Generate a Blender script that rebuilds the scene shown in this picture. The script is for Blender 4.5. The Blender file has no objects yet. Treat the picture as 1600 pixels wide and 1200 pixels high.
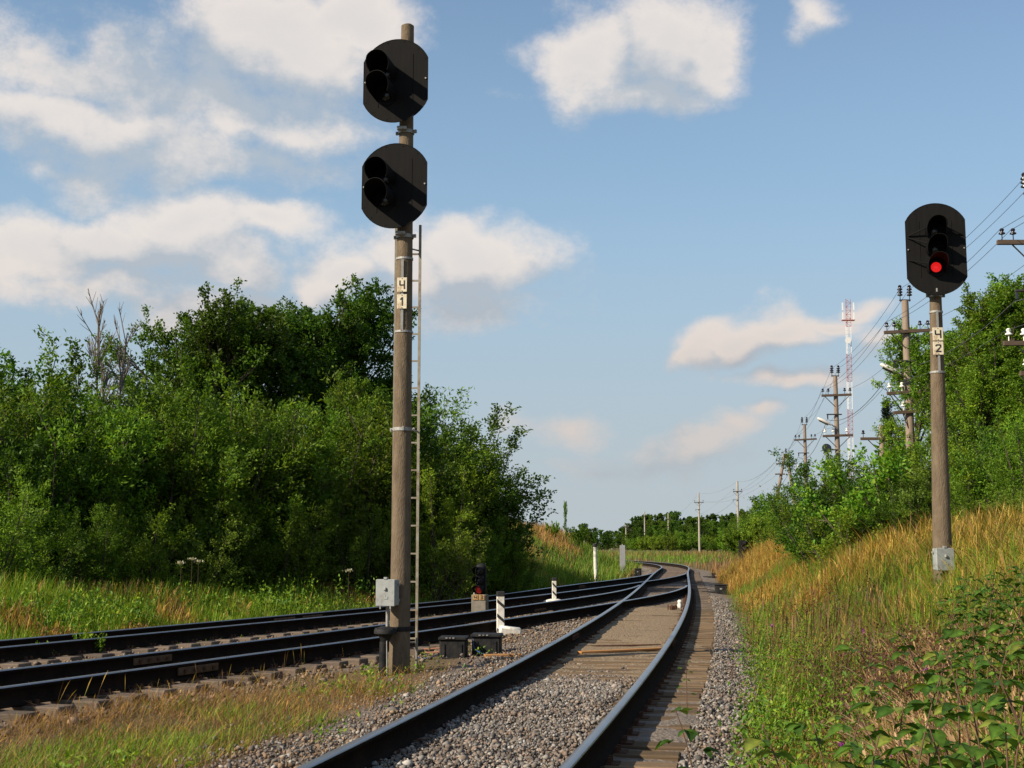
import bpy, bmesh, math, random
import numpy as np
from mathutils import Vector, Matrix, Euler

rnd = random.Random(7)
rng = np.random.default_rng(11)
scene = bpy.context.scene
col = scene.collection
R = math.radians

# ------------------------------------------------------------------ camera
F_PX, HORIZON, CAM_Z = 2000.0, 850.0, 1.56
PITCH = math.atan((HORIZON - 600.0) / F_PX)
cam_d = bpy.data.cameras.new('camera')
cam_d.sensor_width = 36.0
cam_d.lens = 36.0 * F_PX / 1600.0
cam_d.clip_start = 0.1
cam_d.clip_end = 9000.0
cam = bpy.data.objects.new('camera', cam_d)
col.objects.link(cam)
cam.location = (0, 0, CAM_Z)
cam.rotation_euler = (R(90) + PITCH, 0, 0)
scene.camera = cam

# ------------------------------------------------------------------ light
SUN_AZ = R(60)          # how far the sun stands to the left of straight behind the camera
SUN_EL = R(31.5)
SUN_DIR = Vector((-math.sin(SUN_AZ) * math.cos(SUN_EL), -math.cos(SUN_AZ) * math.cos(SUN_EL), math.sin(SUN_EL)))
sun_d = bpy.data.lights.new('sun', 'SUN')
sun_d.energy = 5.0
sun_d.angle = R(0.5)
sun_d.color = (1.0, 0.88, 0.70)
sun = bpy.data.objects.new('sun', sun_d)
col.objects.link(sun)
sun.rotation_euler = (-SUN_DIR).to_track_quat('-Z', 'Y').to_euler()

vs = scene.view_settings
vs.view_transform = 'Standard'
vs.look = 'None'
vs.exposure = 0.48
vs.gamma = 1.0
vs.use_curve_mapping = False
scene.cycles.max_bounces = 4
scene.cycles.diffuse_bounces = 1
scene.cycles.glossy_bounces = 2
scene.cycles.transmission_bounces = 3
scene.cycles.transparent_max_bounces = 4

_c, _s = math.cos(PITCH), math.sin(PITCH)
def ray(x, y):
    dx, dz = (x - 800) / F_PX, -(y - 600) / F_PX
    return np.array([dx, _c - dz * _s, _s + dz * _c])
def on_plane(x, y, z):
    d = ray(x, y); t = (z - CAM_Z) / d[2]
    return d[:2] * t
def at(x, y, Y):
    d = ray(x, y); t = Y / d[1]
    return Vector((d[0] * t, Y, CAM_Z + d[2] * t))

# ------------------------------------------------------------------ world
def build_world():
    w = bpy.data.worlds.new('World'); scene.world = w; w.use_nodes = True
    w.cycles.sampling_method = 'NONE'
    nt = w.node_tree; N, L = nt.nodes, nt.links; N.clear()
    out = N.new('ShaderNodeOutputWorld'); bg = N.new('ShaderNodeBackground')
    bg.inputs['Strength'].default_value = 0.10
    L.new(bg.outputs[0], out.inputs[0])
    sky = N.new('ShaderNodeTexSky'); sky.sky_type = 'NISHITA'; sky.sun_disc = False
    sky.sun_elevation = SUN_EL
    sky.sun_rotation = math.atan2(SUN_DIR.x, SUN_DIR.y)
    sky.altitude = 100; sky.air_density = 1.0; sky.dust_density = 0.35; sky.ozone_density = 2.2
    # cloud density group: input (azimuth, elevation, 0)
    g = bpy.data.node_groups.new('cloud_density', 'ShaderNodeTree')
    g.interface.new_socket('P', in_out='INPUT', socket_type='NodeSocketVector')
    g.interface.new_socket('D', in_out='OUTPUT', socket_type='NodeSocketFloat')
    g.interface.new_socket('toward_sun', in_out='OUTPUT', socket_type='NodeSocketFloat')
    GN, GL = g.nodes, g.links
    gi, go = GN.new('NodeGroupInput'), GN.new('NodeGroupOutput')
    def vm(op, a, b=None):
        n = GN.new('ShaderNodeVectorMath'); n.operation = op
        for i, v in enumerate((a, b)):
            if v is None: continue
            if hasattr(v, 'is_output'): GL.new(v, n.inputs[i])
            else: n.inputs[i].default_value = v
        return n.outputs['Value'] if op in ('LENGTH', 'DOT_PRODUCT') else n.outputs['Vector']
    def mm(op, a, b=None, c=None, clamp=False):
        n = GN.new('ShaderNodeMath'); n.operation = op; n.use_clamp = clamp
        for i, v in enumerate((a, b, c)):
            if v is None: continue
            if hasattr(v, 'is_output'): GL.new(v, n.inputs[i])
            else: n.inputs[i].default_value = v
        return n.outputs[0]
    P = gi.outputs[0]
    def noise(vec, scale, detail, rough=0.55):
        n = GN.new('ShaderNodeTexNoise'); n.noise_dimensions = '2D'; GL.new(vec, n.inputs['Vector'])
        n.inputs['Scale'].default_value = scale; n.inputs['Detail'].default_value = detail
        n.inputs['Roughness'].default_value = rough
        return n
    Ps = vm('MULTIPLY', P, (1.0, 1.35, 1.0))
    w1 = noise(Ps, 9.0, 2.0)
    wv = vm('SUBTRACT', w1.outputs['Color'], (0.5, 0.5, 0.5))
    wv = vm('MULTIPLY', wv, (0.075, 0.06, 0.0))
    PW = vm('ADD', P, wv)
    det = noise(Ps, 18.0, 7.0, 0.66).outputs['Fac']
    B = [  # x, y, rx, ry (photo-angle pixels), weight
        (110,95,250,62,.75),(430,65,210,75,.95),(570,35,120,62,.95),(150,195,280,62,.75),(430,200,220,55,.62),(330,150,280,110,.62),(120,292,110,40,.55),(300,258,320,50,.6),
        (300,360,120,60,1),(205,385,170,45,.95),(50,405,150,55,.95),(400,360,120,42,.85),(350,430,80,55,.9),(130,445,230,45,.7),
        (510,425,90,50,1),(640,420,90,60,1),(760,395,130,68,1),(700,465,190,50,.6),(350,490,200,40,.8),
        (915,95,105,80,1),(1040,68,140,68,1),(1105,85,75,58,1),(990,140,150,44,.9),(1278,30,52,32,.75),
        (1112,552,52,28,.9),(1165,528,85,38,1),(1228,512,80,34,.95),(1290,492,70,24,.85),(1340,472,50,13,.7),(1270,592,130,22,.62),(1372,530,48,40,.6),(868,668,85,28,.62),(1090,700,85,24,.6),(1135,678,75,26,.66),(1190,656,60,22,.66),(930,722,190,26,.42)]
    B2 = [(330,85,430,95,1),(150,205,300,85,1),(430,215,240,75,1),(230,375,290,62,1),(380,445,320,55,.9),(520,425,100,55,1),(710,405,200,75,1),(1000,90,200,92,1),(1278,30,55,34,.8),(1215,522,200,42,1),(1290,590,160,30,.8),(1010,685,270,36,.8)]
    link_ = [None]
    def union(BL, PV, first):
        acc = first; k = 0
        for (x, y, rx, ry, wgt) in BL:
            d = ray(x, y); az = math.atan2(d[0], d[1]); el = math.asin(d[2] / np.linalg.norm(d))
            src = PV
            if acc is not None:
                if k % 4 == 0:   # chained so the shader evaluates the clouds in turn (small shader stack)
                    ch = GN.new('ShaderNodeVectorMath'); ch.operation = 'MULTIPLY_ADD'
                    GL.new(acc, ch.inputs[0]); ch.inputs[1].default_value = (1e-9, 1e-9, 1e-9); GL.new(PV, ch.inputs[2]); link_[0] = ch.outputs[0]
                if link_[0] is not None: src = link_[0]
            kx, ky = F_PX / (rx * 1.12), F_PX / (ry * 1.18)
            n = GN.new('ShaderNodeVectorMath'); n.operation = 'MULTIPLY_ADD'
            GL.new(src, n.inputs[0]); n.inputs[1].default_value = (kx, ky, 0); n.inputs[2].default_value = (-az * kx, -el * ky, 0)
            v = mm('MULTIPLY_ADD', vm('LENGTH', n.outputs[0]), -wgt, wgt)
            acc = v if acc is None else mm('SMOOTH_MAX', acc, v, 0.12)
            k += 1
        return acc
    acc = union(B, PW, None)
    off = vm('ADD', PW, (-0.012, 0.020, 0)); link_[0] = None
    lowv = mm('MULTIPLY_ADD', acc, 1e-9, -3.0)
    acc2 = union(B2, off, lowv)
    det2 = noise(vm('ADD', Ps, (-0.010, 0.020, 0)), 20.0, 4.0, 0.60).outputs['Fac']
    # the same broken cloud goes on over the rest of the sky
    n2 = noise(vm('MULTIPLY', P, (1.0, 1.9, 1.0)), 3.1, 4.0).outputs['Fac']
    azl = vm('DOT_PRODUCT', P, (1, 0, 0)); azl = mm('ABSOLUTE', azl)
    outside = mm('MULTIPLY', mm('SUBTRACT', azl, 0.46), 6.0, clamp=True)
    elv = vm('DOT_PRODUCT', P, (0, 1, 0))
    outside = mm('MAXIMUM', outside, mm('MULTIPLY', mm('SUBTRACT', elv, 0.47), 6.0, clamp=True))
    rest = mm('MULTIPLY_ADD', n2, 3.2, -1.75)
    rest = mm('SUBTRACT', mm('MULTIPLY', mm('ADD', rest, 1.0), outside), 1.0)
    acc = mm('MAXIMUM', acc, rest)
    dd = mm('MULTIPLY_ADD', det, 0.95, -0.50)
    D = mm('ADD', acc, dd)
    GL.new(D, go.inputs[0])
    D2 = mm('ADD', mm('MAXIMUM', acc2, rest), mm('MULTIPLY_ADD', det2, 0.95, -0.50))
    GL.new(D2, go.inputs[1])
    # main tree
    tc = N.new('ShaderNodeTexCoord'); sep = N.new('ShaderNodeSeparateXYZ'); L.new(tc.outputs['Generated'], sep.inputs[0])
    at2 = N.new('ShaderNodeMath'); at2.operation = 'ARCTAN2'; L.new(sep.outputs[0], at2.inputs[0]); L.new(sep.outputs[1], at2.inputs[1])
    asn = N.new('ShaderNodeMath'); asn.operation = 'ARCSINE'; L.new(sep.outputs[2], asn.inputs[0])
    cmb = N.new('ShaderNodeCombineXYZ'); L.new(at2.outputs[0], cmb.inputs[0]); L.new(asn.outputs[0], cmb.inputs[1])
    g1 = N.new('ShaderNodeGroup'); g1.node_tree = g; L.new(cmb.outputs[0], g1.inputs[0])
    def mr(v, a, b, c=0.0, d=1.0, smooth=True):
        n = N.new('ShaderNodeMapRange'); n.interpolation_type = 'SMOOTHSTEP' if smooth else 'LINEAR'
        L.new(v, n.inputs[0]); n.inputs[1].default_value = a; n.inputs[2].default_value = b
        n.inputs[3].default_value = c; n.inputs[4].default_value = d
        return n.outputs[0]
    def mth(op, a, b):
        n = N.new('ShaderNodeMath'); n.operation = op
        for i, v in enumerate((a, b)):
            if hasattr(v, 'is_output'): L.new(v, n.inputs[i])
            else: n.inputs[i].default_value = v
        return n.outputs[0]
    alpha = mr(g1.outputs[0], -0.09, 0.55)
    diff = mth('SUBTRACT', g1.outputs[0], g1.outputs[1])
    lit = mr(diff, -0.50, 0.38)
    thick = mr(g1.outputs[0], 0.1, 1.0, 0.0, 0.30)
    litf = mth('SUBTRACT', lit, thick)
    litf = mr(litf, 0.02, 0.85, 0, 1, False)
    ccol = N.new('ShaderNodeMix'); ccol.data_type = 'RGBA'
    L.new(litf, ccol.inputs[0]); ccol.inputs[6].default_value = CLOUD_SHADE; ccol.inputs[7].default_value = CLOUD_LIT
    wm = N.new('ShaderNodeMix'); wm.data_type = 'RGBA'; wm.blend_type = 'MULTIPLY'
    L.new(mr(asn.outputs[0], 0.26, 0.06), wm.inputs[0]); L.new(ccol.outputs[2], wm.inputs[6]); wm.inputs[7].default_value = (0.86, 0.78, 0.74, 1)
    ccol = wm
    low = mr(asn.outputs[0], 0.0, 0.14, 0.25, 1.0)
    alpha = mth('MULTIPLY', mth('MULTIPLY', alpha, 0.88), low)
    # thin milky air: a pale blue veil, paler still low down
    vl = N.new('ShaderNodeMix'); vl.data_type = 'RGBA'
    L.new(mr(asn.outputs[0], 0.56, 0.04, 0.12, 0.80), vl.inputs[0]); L.new(sky.outputs[0], vl.inputs[6]); vl.inputs[7].default_value = SKY_VEIL
    hz = N.new('ShaderNodeMix'); hz.data_type = 'RGBA'
    L.new(mr(asn.outputs[0], 0.30, -0.01, 0.0, 0.88), hz.inputs[0]); L.new(vl.outputs[2], hz.inputs[6]); hz.inputs[7].default_value = SKY_HAZE
    mix = N.new('ShaderNodeMix'); mix.data_type = 'RGBA'
    L.new(alpha, mix.inputs[0]); L.new(hz.outputs[2], mix.inputs[6]); L.new(ccol.outputs[2], mix.inputs[7])
    L.new(mix.outputs[2], bg.inputs[0])
CLOUD_LIT = (6.3, 5.75, 5.3, 1)
CLOUD_SHADE = (3.45, 3.8, 4.2, 1)
SKY_VEIL = (2.55, 3.88, 5.0, 1)
SKY_HAZE = (3.45, 3.8, 4.0, 1)
build_world()

# ------------------------------------------------------------------ helpers
def tag(o, label=None, cat=None, group=None, kind=None):
    if label: o['label'] = label
    if cat: o['category'] = cat
    if group: o['group'] = group
    if kind: o['kind'] = kind
    return o
def empty(name, loc, rz=0.0, parent=None):
    o = bpy.data.objects.new(name, None); col.objects.link(o)
    o.empty_display_size = 0.2
    o.location = loc; o.rotation_euler = (0, 0, rz)
    if parent: o.parent = parent
    return o
def link(name, me, parent=None, loc=None, rot=None, scale=None):
    o = bpy.data.objects.new(name, me); col.objects.link(o)
    if parent: o.parent = parent
    if loc is not None: o.location = loc
    if rot is not None: o.rotation_euler = rot
    if scale is not None: o.scale = scale
    return o

class MB:
    """collects simple shapes, then becomes one mesh"""
    def __init__(s): s.v = []; s.f = []; s.m = []
    def add(s, vs, fs, mat=0):
        b = len(s.v); s.v += [tuple(p) for p in vs]
        s.f += [tuple(i + b for i in f) for f in fs]; s.m += [mat] * len(fs)
        return s
    def box(s, c, size, rot=None, mat=0, bev=0.0):
        hx, hy, hz = size[0] / 2, size[1] / 2, size[2] / 2
        if bev <= 0:
            vs = [Vector((x, y, z)) for x in (-hx, hx) for y in (-hy, hy) for z in (-hz, hz)]
            fs = [(0,1,3,2),(4,6,7,5),(0,4,5,1),(2,3,7,6),(0,2,6,4),(1,5,7,3)]
        else:
            bm = bmesh.new(); bmesh.ops.create_cube(bm, size=1)
            for v in bm.verts: v.co = Vector((v.co.x * size[0], v.co.y * size[1], v.co.z * size[2]))
            bmesh.ops.bevel(bm, geom=bm.edges[:], offset=bev, segments=1, affect='EDGES')
            bm.verts.index_update()
            vs = [v.co.copy() for v in bm.verts]; fs = [tuple(v.index for v in f.verts) for f in bm.faces]; bm.free()
        if rot is not None:
            M = rot if isinstance(rot, Matrix) else Euler(rot).to_matrix()
            vs = [M @ p for p in vs]
        return s.add([p + Vector(c) for p in vs], fs, mat)
    def tube(s, pts, rad, seg=8, cap=True, mat=0):
        pts = [Vector(p) for p in pts]
        if not hasattr(rad, '__len__'): rad = [rad] * len(pts)
        vs, fs = [], []
        ref = Vector((0.12, 0.31, 0.94)).normalized()
        t0 = (pts[1] - pts[0]).normalized()
        if abs(t0.dot(ref)) > 0.93: ref = Vector((1, 0.1, 0.05)).normalized()
        for i, p in enumerate(pts):
            t = (pts[min(i + 1, len(pts) - 1)] - pts[max(i - 1, 0)]).normalized()
            a = t.cross(ref).normalized(); b = t.cross(a)
            for k in range(seg):
                an = 2 * math.pi * k / seg
                vs.append(p + (a * math.cos(an) + b * math.sin(an)) * rad[i])
        for i in range(len(pts) - 1):
            for k in range(seg):
                k2 = (k + 1) % seg
                fs.append((i * seg + k, i * seg + k2, (i + 1) * seg + k2, (i + 1) * seg + k))
        if cap:
            fs.append(tuple(range(seg))[::-1]); fs.append(tuple((len(pts) - 1) * seg + k for k in range(seg)))
        return s.add(vs, fs, mat)
    def prism(s, poly, d, frame=None, mat=0):
        """poly in local x,z ; extruded along +y by d"""
        n = len(poly)
        vs = [Vector((x, 0, z)) for x, z in poly] + [Vector((x, d, z)) for x, z in poly]
        fs = [tuple(range(n)), tuple(range(n, 2 * n))[::-1]]
        fs += [(i, i + n, (i + 1) % n + n, (i + 1) % n) for i in range(n)]
        if frame is not None: vs = [frame @ p for p in vs]
        return s.add(vs, fs, mat)
    def lathe(s, prof, seg=16, M=None, mat=0):
        vs, fs = [], []
        for r, z in prof:
            for k in range(seg):
                a = 2 * math.pi * k / seg
                p = Vector((r * math.cos(a), r * math.sin(a), z)); vs.append(M @ p if M else p)
        for i in range(len(prof) - 1):
            for k in range(seg):
                k2 = (k + 1) % seg
                fs.append((i * seg + k, i * seg + k2, (i + 1) * seg + k2, (i + 1) * seg + k))
        fs.append(tuple(range(seg))[::-1]); fs.append(tuple((len(prof) - 1) * seg + k for k in range(seg)))
        return s.add(vs, fs, mat)
    def mesh(s, name, mats, smooth=False):
        me = bpy.data.meshes.new(name)
        me.from_pydata([tuple(p) for p in s.v], [], s.f)
        if not isinstance(mats, (list, tuple)): mats = [mats]
        for m in mats: me.materials.append(m)
        if len(mats) > 1: me.polygons.foreach_set('material_index', s.m)
        if smooth:
            me.polygons.foreach_set('use_smooth', [True] * len(me.polygons))
            if hasattr(me, 'set_sharp_from_angle'): me.set_sharp_from_angle(angle=R(40))
        me.update()
        return me
    def build(s, name, mats, parent=None, loc=None, rot=None, smooth=False):
        return link(name, s.mesh(name, mats, smooth), parent, loc, rot)

def np_mesh(name, V, faces_list, mat, colors=None, smooth=False):
    """V (n,3); faces_list: list of int arrays (m,k)"""
    me = bpy.data.meshes.new(name)
    V = np.asarray(V, np.float32)
    me.vertices.add(len(V)); me.vertices.foreach_set('co', V.ravel())
    loops = np.concatenate([f.ravel() for f in faces_list]).astype(np.int32)
    sizes = np.concatenate([np.full(len(f), f.shape[1], np.int32) for f in faces_list])
    starts = np.concatenate([[0], np.cumsum(sizes)[:-1]]).astype(np.int32)
    me.loops.add(len(loops)); me.loops.foreach_set('vertex_index', loops)
    me.polygons.add(len(sizes)); me.polygons.foreach_set('loop_start', starts)
    try: me.polygons.foreach_set('loop_total', sizes)
    except Exception: pass
    if smooth: me.polygons.foreach_set('use_smooth', np.ones(len(sizes), bool))
    if colors is not None:
        a = me.color_attributes.new('tint', 'FLOAT_COLOR', 'POINT')
        c = np.ones((len(V), 4), np.float32); c[:, :3] = colors
        a.data.foreach_set('color', c.ravel())
    me.materials.append(mat)
    me.update(calc_edges=True); me.validate()
    return me

# ------------------------------------------------------------------ materials
MATS = {}
def mat(name, base, rough=0.8, metal=0.0, spec=0.5, var=0.0, scale=8.0, col2=None, bump=0.0, bscale=60.0, detail=5.0, stretch=None,
        emis=None, estr=0.0, grime=None, gscale=3.0):
    m = bpy.data.materials.new(name); m.use_nodes = True
    nt = m.node_tree; N, L = nt.nodes, nt.links
    b = N['Principled BSDF']
    b.inputs['Roughness'].default_value = rough; b.inputs['Metallic'].default_value = metal
    b.inputs['Specular IOR Level'].default_value = spec
    b.inputs['Base Color'].default_value = (*base, 1)
    tc = N.new('ShaderNodeTexCoord')
    vec = tc.outputs['Object']
    if stretch:
        mp = N.new('ShaderNodeMapping'); mp.inputs['Scale'].default_value = stretch
        L.new(vec, mp.inputs[0]); vec = mp.outputs[0]
    cur = None
    if col2 is not None:
        n = N.new('ShaderNodeTexNoise'); n.inputs['Scale'].default_value = scale; n.inputs['Detail'].default_value = detail
        n.inputs['Roughness'].default_value = 0.65; L.new(vec, n.inputs['Vector'])
        r = N.new('ShaderNodeMapRange'); r.inputs[1].default_value = 0.32; r.inputs[2].default_value = 0.68
        L.new(n.outputs['Fac'], r.inputs[0])
        mx = N.new('ShaderNodeMix'); mx.data_type = 'RGBA'; L.new(r.outputs[0], mx.inputs[0])
        mx.inputs[6].default_value = (*base, 1); mx.inputs[7].default_value = (*col2, 1)
        cur = mx.outputs[2]
    if grime is not None:
        n = N.new('ShaderNodeTexNoise'); n.inputs['Scale'].default_value = gscale; n.inputs['Detail'].default_value = 8
        n.inputs['Roughness'].default_value = 0.7; L.new(vec, n.inputs['Vector'])
        r = N.new('ShaderNodeMapRange'); r.inputs[1].default_value = 0.52; r.inputs[2].default_value = 0.70
        L.new(n.outputs['Fac'], r.inputs[0])
        mx = N.new('ShaderNodeMix'); mx.data_type = 'RGBA'; L.new(r.outputs[0], mx.inputs[0])
        if cur: L.new(cur, mx.inputs[6])
        else: mx.inputs[6].default_value = (*base, 1)
        mx.inputs[7].default_value = (*grime, 1); cur = mx.outputs[2]
    if var > 0:
        oi = N.new('ShaderNodeObjectInfo'); hs = N.new('ShaderNodeHueSaturation')
        r = N.new('ShaderNodeMapRange'); r.inputs[3].default_value = 1 - var; r.inputs[4].default_value = 1 + var
        L.new(oi.outputs['Random'], r.inputs[0]); L.new(r.outputs[0], hs.inputs['Value'])
        if cur: L.new(cur, hs.inputs['Color'])
        else: hs.inputs['Color'].default_value = (*base, 1)
        cur = hs.outputs[0]
    if cur: L.new(cur, b.inputs['Base Color'])
    if bump > 0:
        n = N.new('ShaderNodeTexNoise'); n.inputs['Scale'].default_value = bscale; n.inputs['Detail'].default_value = 6
        L.new(vec, n.inputs['Vector'])
        bp_ = N.new('ShaderNodeBump'); bp_.inputs['Strength'].default_value = bump; bp_.inputs['Distance'].default_value = 0.02
        L.new(n.outputs['Fac'], bp_.inputs['Height']); L.new(bp_.outputs[0], b.inputs['Normal'])
    if emis:
        b.inputs['Emission Color'].default_value = (*emis, 1); b.inputs['Emission Strength'].default_value = estr
    MATS[name] = m
    return m

def tint_mat(name, rough=0.6, trans=0.0, spec=0.3, mult=(1, 1, 1), noise=0.0, nscale=3.0, objvar=0.0, base=None):
    """colour from the per-piece tint attribute (or base), with light passing through thin leaves"""
    m = bpy.data.materials.new(name); m.use_nodes = True
    nt = m.node_tree; N, L = nt.nodes, nt.links
    b = N['Principled BSDF']; out = N['Material Output']
    b.inputs['Roughness'].default_value = rough; b.inputs['Specular IOR Level'].default_value = spec
    if base is None:
        a = N.new('ShaderNodeVertexColor'); a.layer_name = 'tint'; cur = a.outputs['Color']
    else:
        rgb = N.new('ShaderNodeRGB'); rgb.outputs[0].default_value = (*base, 1); cur = rgb.outputs[0]
    if noise > 0 or objvar > 0:
        hs = N.new('ShaderNodeHueSaturation'); L.new(cur, hs.inputs['Color'])
        val = None
        if noise > 0:
            tc = N.new('ShaderNodeNewGeometry'); n = N.new('ShaderNodeTexNoise'); n.inputs['Scale'].default_value = nscale
            n.inputs['Detail'].default_value = 3; L.new(tc.outputs['Position'], n.inputs['Vector'])
            r = N.new('ShaderNodeMapRange'); r.inputs[1].default_value = .3; r.inputs[2].default_value = .7
            r.inputs[3].default_value = 1 - noise; r.inputs[4].default_value = 1 + noise
            L.new(n.outputs['Fac'], r.inputs[0]); val = r.outputs[0]
        if objvar > 0:
            oi = N.new('ShaderNodeObjectInfo'); r = N.new('ShaderNodeMapRange')
            r.inputs[3].default_value = 1 - objvar; r.inputs[4].default_value = 1 + objvar
            L.new(oi.outputs['Random'], r.inputs[0])
            if val is not None:
                mu = N.new('ShaderNodeMath'); mu.operation = 'MULTIPLY'; L.new(val, mu.inputs[0]); L.new(r.outputs[0], mu.inputs[1]); val = mu.outputs[0]
            else: val = r.outputs[0]
            r2 = N.new('ShaderNodeMapRange'); r2.inputs[3].default_value = 0.478; r2.inputs[4].default_value = 0.512
            mo = N.new('ShaderNodeMath'); mo.operation = 'FRACT'; m2 = N.new('ShaderNodeMath'); m2.operation = 'MULTIPLY'; m2.inputs[1].default_value = 7.31
            L.new(oi.outputs['Random'], m2.inputs[0]); L.new(m2.outputs[0], mo.inputs[0]); L.new(mo.outputs[0], r2.inputs[0]); L.new(r2.outputs[0], hs.inputs['Hue'])
        L.new(val, hs.inputs['Value']); cur = hs.outputs[0]
    L.new(cur, b.inputs['Base Color'])
    if trans > 0:
        t = N.new('ShaderNodeBsdfTranslucent'); mixc = N.new('ShaderNodeMix'); mixc.data_type = 'RGBA'; mixc.blend_type = 'MULTIPLY'
        mixc.inputs[0].default_value = 1.0; L.new(cur, mixc.inputs[6]); mixc.inputs[7].default_value = (1.25, 1.3, 0.55, 1)
        L.new(mixc.outputs[2], t.inputs['Color'])
        ms = N.new('ShaderNodeMixShader'); ms.inputs[0].default_value = trans
        L.new(b.outputs[0], ms.inputs[1]); L.new(t.outputs[0], ms.inputs[2]); L.new(ms.outputs[0], out.inputs['Surface'])
    MATS[name] = m
    return m

concrete = mat('mast_concrete', (0.122, 0.090, 0.060), 0.92, spec=0.10, col2=(0.180, 0.138, 0.094), scale=16, bump=0.7, bscale=70, stretch=(1, 1, 0.30), grime=(0.085, 0.068, 0.050), gscale=4.5)
concrete_grey = mat('block_concrete', (0.24, 0.21, 0.17), 0.9, spec=0.2, col2=(0.17, 0.15, 0.12), scale=9, bump=0.4, bscale=60)
signal_black = mat('signal_black', (0.0105, 0.0102, 0.010), 0.7, spec=0.04, col2=(0.0145, 0.0138, 0.0132), scale=3, stretch=(6, 6, 0.6), bump=0.04, bscale=25)
hood_black = mat('hood_black', (0.005, 0.005, 0.0055), 0.7, spec=0.15)
lens_dark = mat('lens_dark', (0.01, 0.01, 0.012), 0.25, spec=0.5)
lens_red = mat('lens_red', (0.5, 0.02, 0.01), 0.3, emis=(1.0, 0.018, 0.02), estr=0.50)
lens_red_dim = mat('lens_red_dim', (0.4, 0.02, 0.01), 0.3, emis=(1.0, 0.015, 0.015), estr=0.06)
galv = mat('galvanised', (0.36, 0.36, 0.34), 0.55, metal=0.3, spec=0.4, col2=(0.26, 0.25, 0.23), scale=12, grime=(0.16, 0.10, 0.06), gscale=7)
ladder_paint = mat('ladder_paint', (0.34, 0.32, 0.26), 0.6, spec=0.35, col2=(0.24, 0.20, 0.14), scale=10, grime=(0.15, 0.09, 0.05), gscale=6)
box_grey = mat('box_grey', (0.31, 0.33, 0.32), 0.55, spec=0.4, col2=(0.25, 0.265, 0.26), scale=6, grime=(0.17, 0.15, 0.12), gscale=8)
plate_cream = mat('plate_cream', (0.66, 0.60, 0.46), 0.55, spec=0.4, col2=(0.55, 0.47, 0.33), scale=10, grime=(0.30, 0.15, 0.06), gscale=9)
plate_cream_shaded = mat('plate_cream_shaded', (0.40, 0.25, 0.10), 0.55, spec=0.3, col2=(0.30, 0.18, 0.065), scale=14)  # cream number plates with the orange tone of their shade put into the colour
ink = mat('ink', (0.018, 0.016, 0.015), 0.6)
iron_black = mat('iron_black', (0.008, 0.009, 0.011), 0.6, spec=0.14, col2=(0.03, 0.028, 0.026), scale=9, bump=0.2, bscale=40)
rail_side = mat('rail_side', (0.011, 0.0085, 0.007), 0.9, spec=0.04, col2=(0.024, 0.0155, 0.011), scale=5, bump=0.15, bscale=40)
rail_top = mat('rail_top', (0.34, 0.36, 0.39), 0.36, metal=0.85, spec=0.5, col2=(0.30, 0.29, 0.29), scale=2.0, stretch=(4, 1, 4))
rust = mat('rust', (0.10, 0.045, 0.025), 0.9, spec=0.15, col2=(0.055, 0.03, 0.02), scale=25, bump=0.3, bscale=80)
timber = mat('sleeper_timber', (0.215, 0.148, 0.088), 0.92, spec=0.1, col2=(0.115, 0.078, 0.048), scale=4, stretch=(0.35, 14, 9), bump=0.9, bscale=6, var=0.30, grime=(0.075, 0.056, 0.040), gscale=1.3)
timber_dark = mat('sleeper_dark', (0.10, 0.078, 0.060), 0.9, spec=0.15, col2=(0.16, 0.12, 0.09), scale=5, stretch=(0.7, 9, 9), bump=0.6, bscale=16, var=0.2)
plank_orange = mat('plank_orange', (0.42, 0.205, 0.065), 0.75, spec=0.25, col2=(0.33, 0.15, 0.05), scale=6, stretch=(1, 14, 14), bump=0.2, bscale=20)
white_paint = mat('white_paint', (0.74, 0.71, 0.63), 0.75, spec=0.3, col2=(0.62, 0.58, 0.50), scale=7, grime=(0.36, 0.31, 0.25), gscale=5)
grey_panel = mat('grey_panel', (0.28, 0.29, 0.30), 0.6, spec=0.4, col2=(0.22, 0.22, 0.23), scale=4)
cable_blue = mat('cable_blue', (0.03, 0.06, 0.18), 0.5)
cable_brown = mat('cable_brown', (0.26, 0.12, 0.07), 0.6)
pole_wood = mat('pole_wood', (0.30, 0.235, 0.185), 0.9, spec=0.15, col2=(0.21, 0.155, 0.115), scale=4, stretch=(9, 9, 0.6), bump=0.4, bscale=14, var=0.12)
pole_concrete = mat('pole_concrete', (0.40, 0.36, 0.30), 0.9, spec=0.15, col2=(0.32, 0.28, 0.23), scale=4)
arm_wood = mat('arm_wood', (0.12, 0.085, 0.060), 0.9, spec=0.15, col2=(0.075, 0.055, 0.042), scale=6, stretch=(1, 8, 8))
arm_steel = mat('arm_steel', (0.035, 0.033, 0.033), 0.7, spec=0.3)
ins_dark = mat('insulator_dark', (0.018, 0.016, 0.024), 0.2, spec=0.6)
ins_white = mat('insulator_white', (0.78, 0.76, 0.70), 0.2, spec=0.6)
lamp_white = mat('lamp_white', (0.66, 0.62, 0.56), 0.45, spec=0.4)
wire_m = mat('wire', (0.05, 0.05, 0.055), 0.6)
mast_red_hazed = mat('mast_red_hazed', (0.34, 0.10, 0.085), 0.7)  # red dulled in the colour itself to stand in for distance haze
mast_white = mat('mast_white', (0.72, 0.70, 0.68), 0.6)
bark = mat('bark', (0.10, 0.08, 0.062), 0.95, spec=0.1, col2=(0.055, 0.045, 0.036), scale=6, stretch=(6, 6, 1), bump=0.5, bscale=20)
dead_bark = mat('dead_bark', (0.20, 0.175, 0.15), 0.95, spec=0.1, col2=(0.14, 0.12, 0.10), scale=6)
leaf_a = tint_mat('leaf_a', 0.5, 0.36, 0.20, noise=0.28, nscale=0.8, objvar=0.30)
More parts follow.
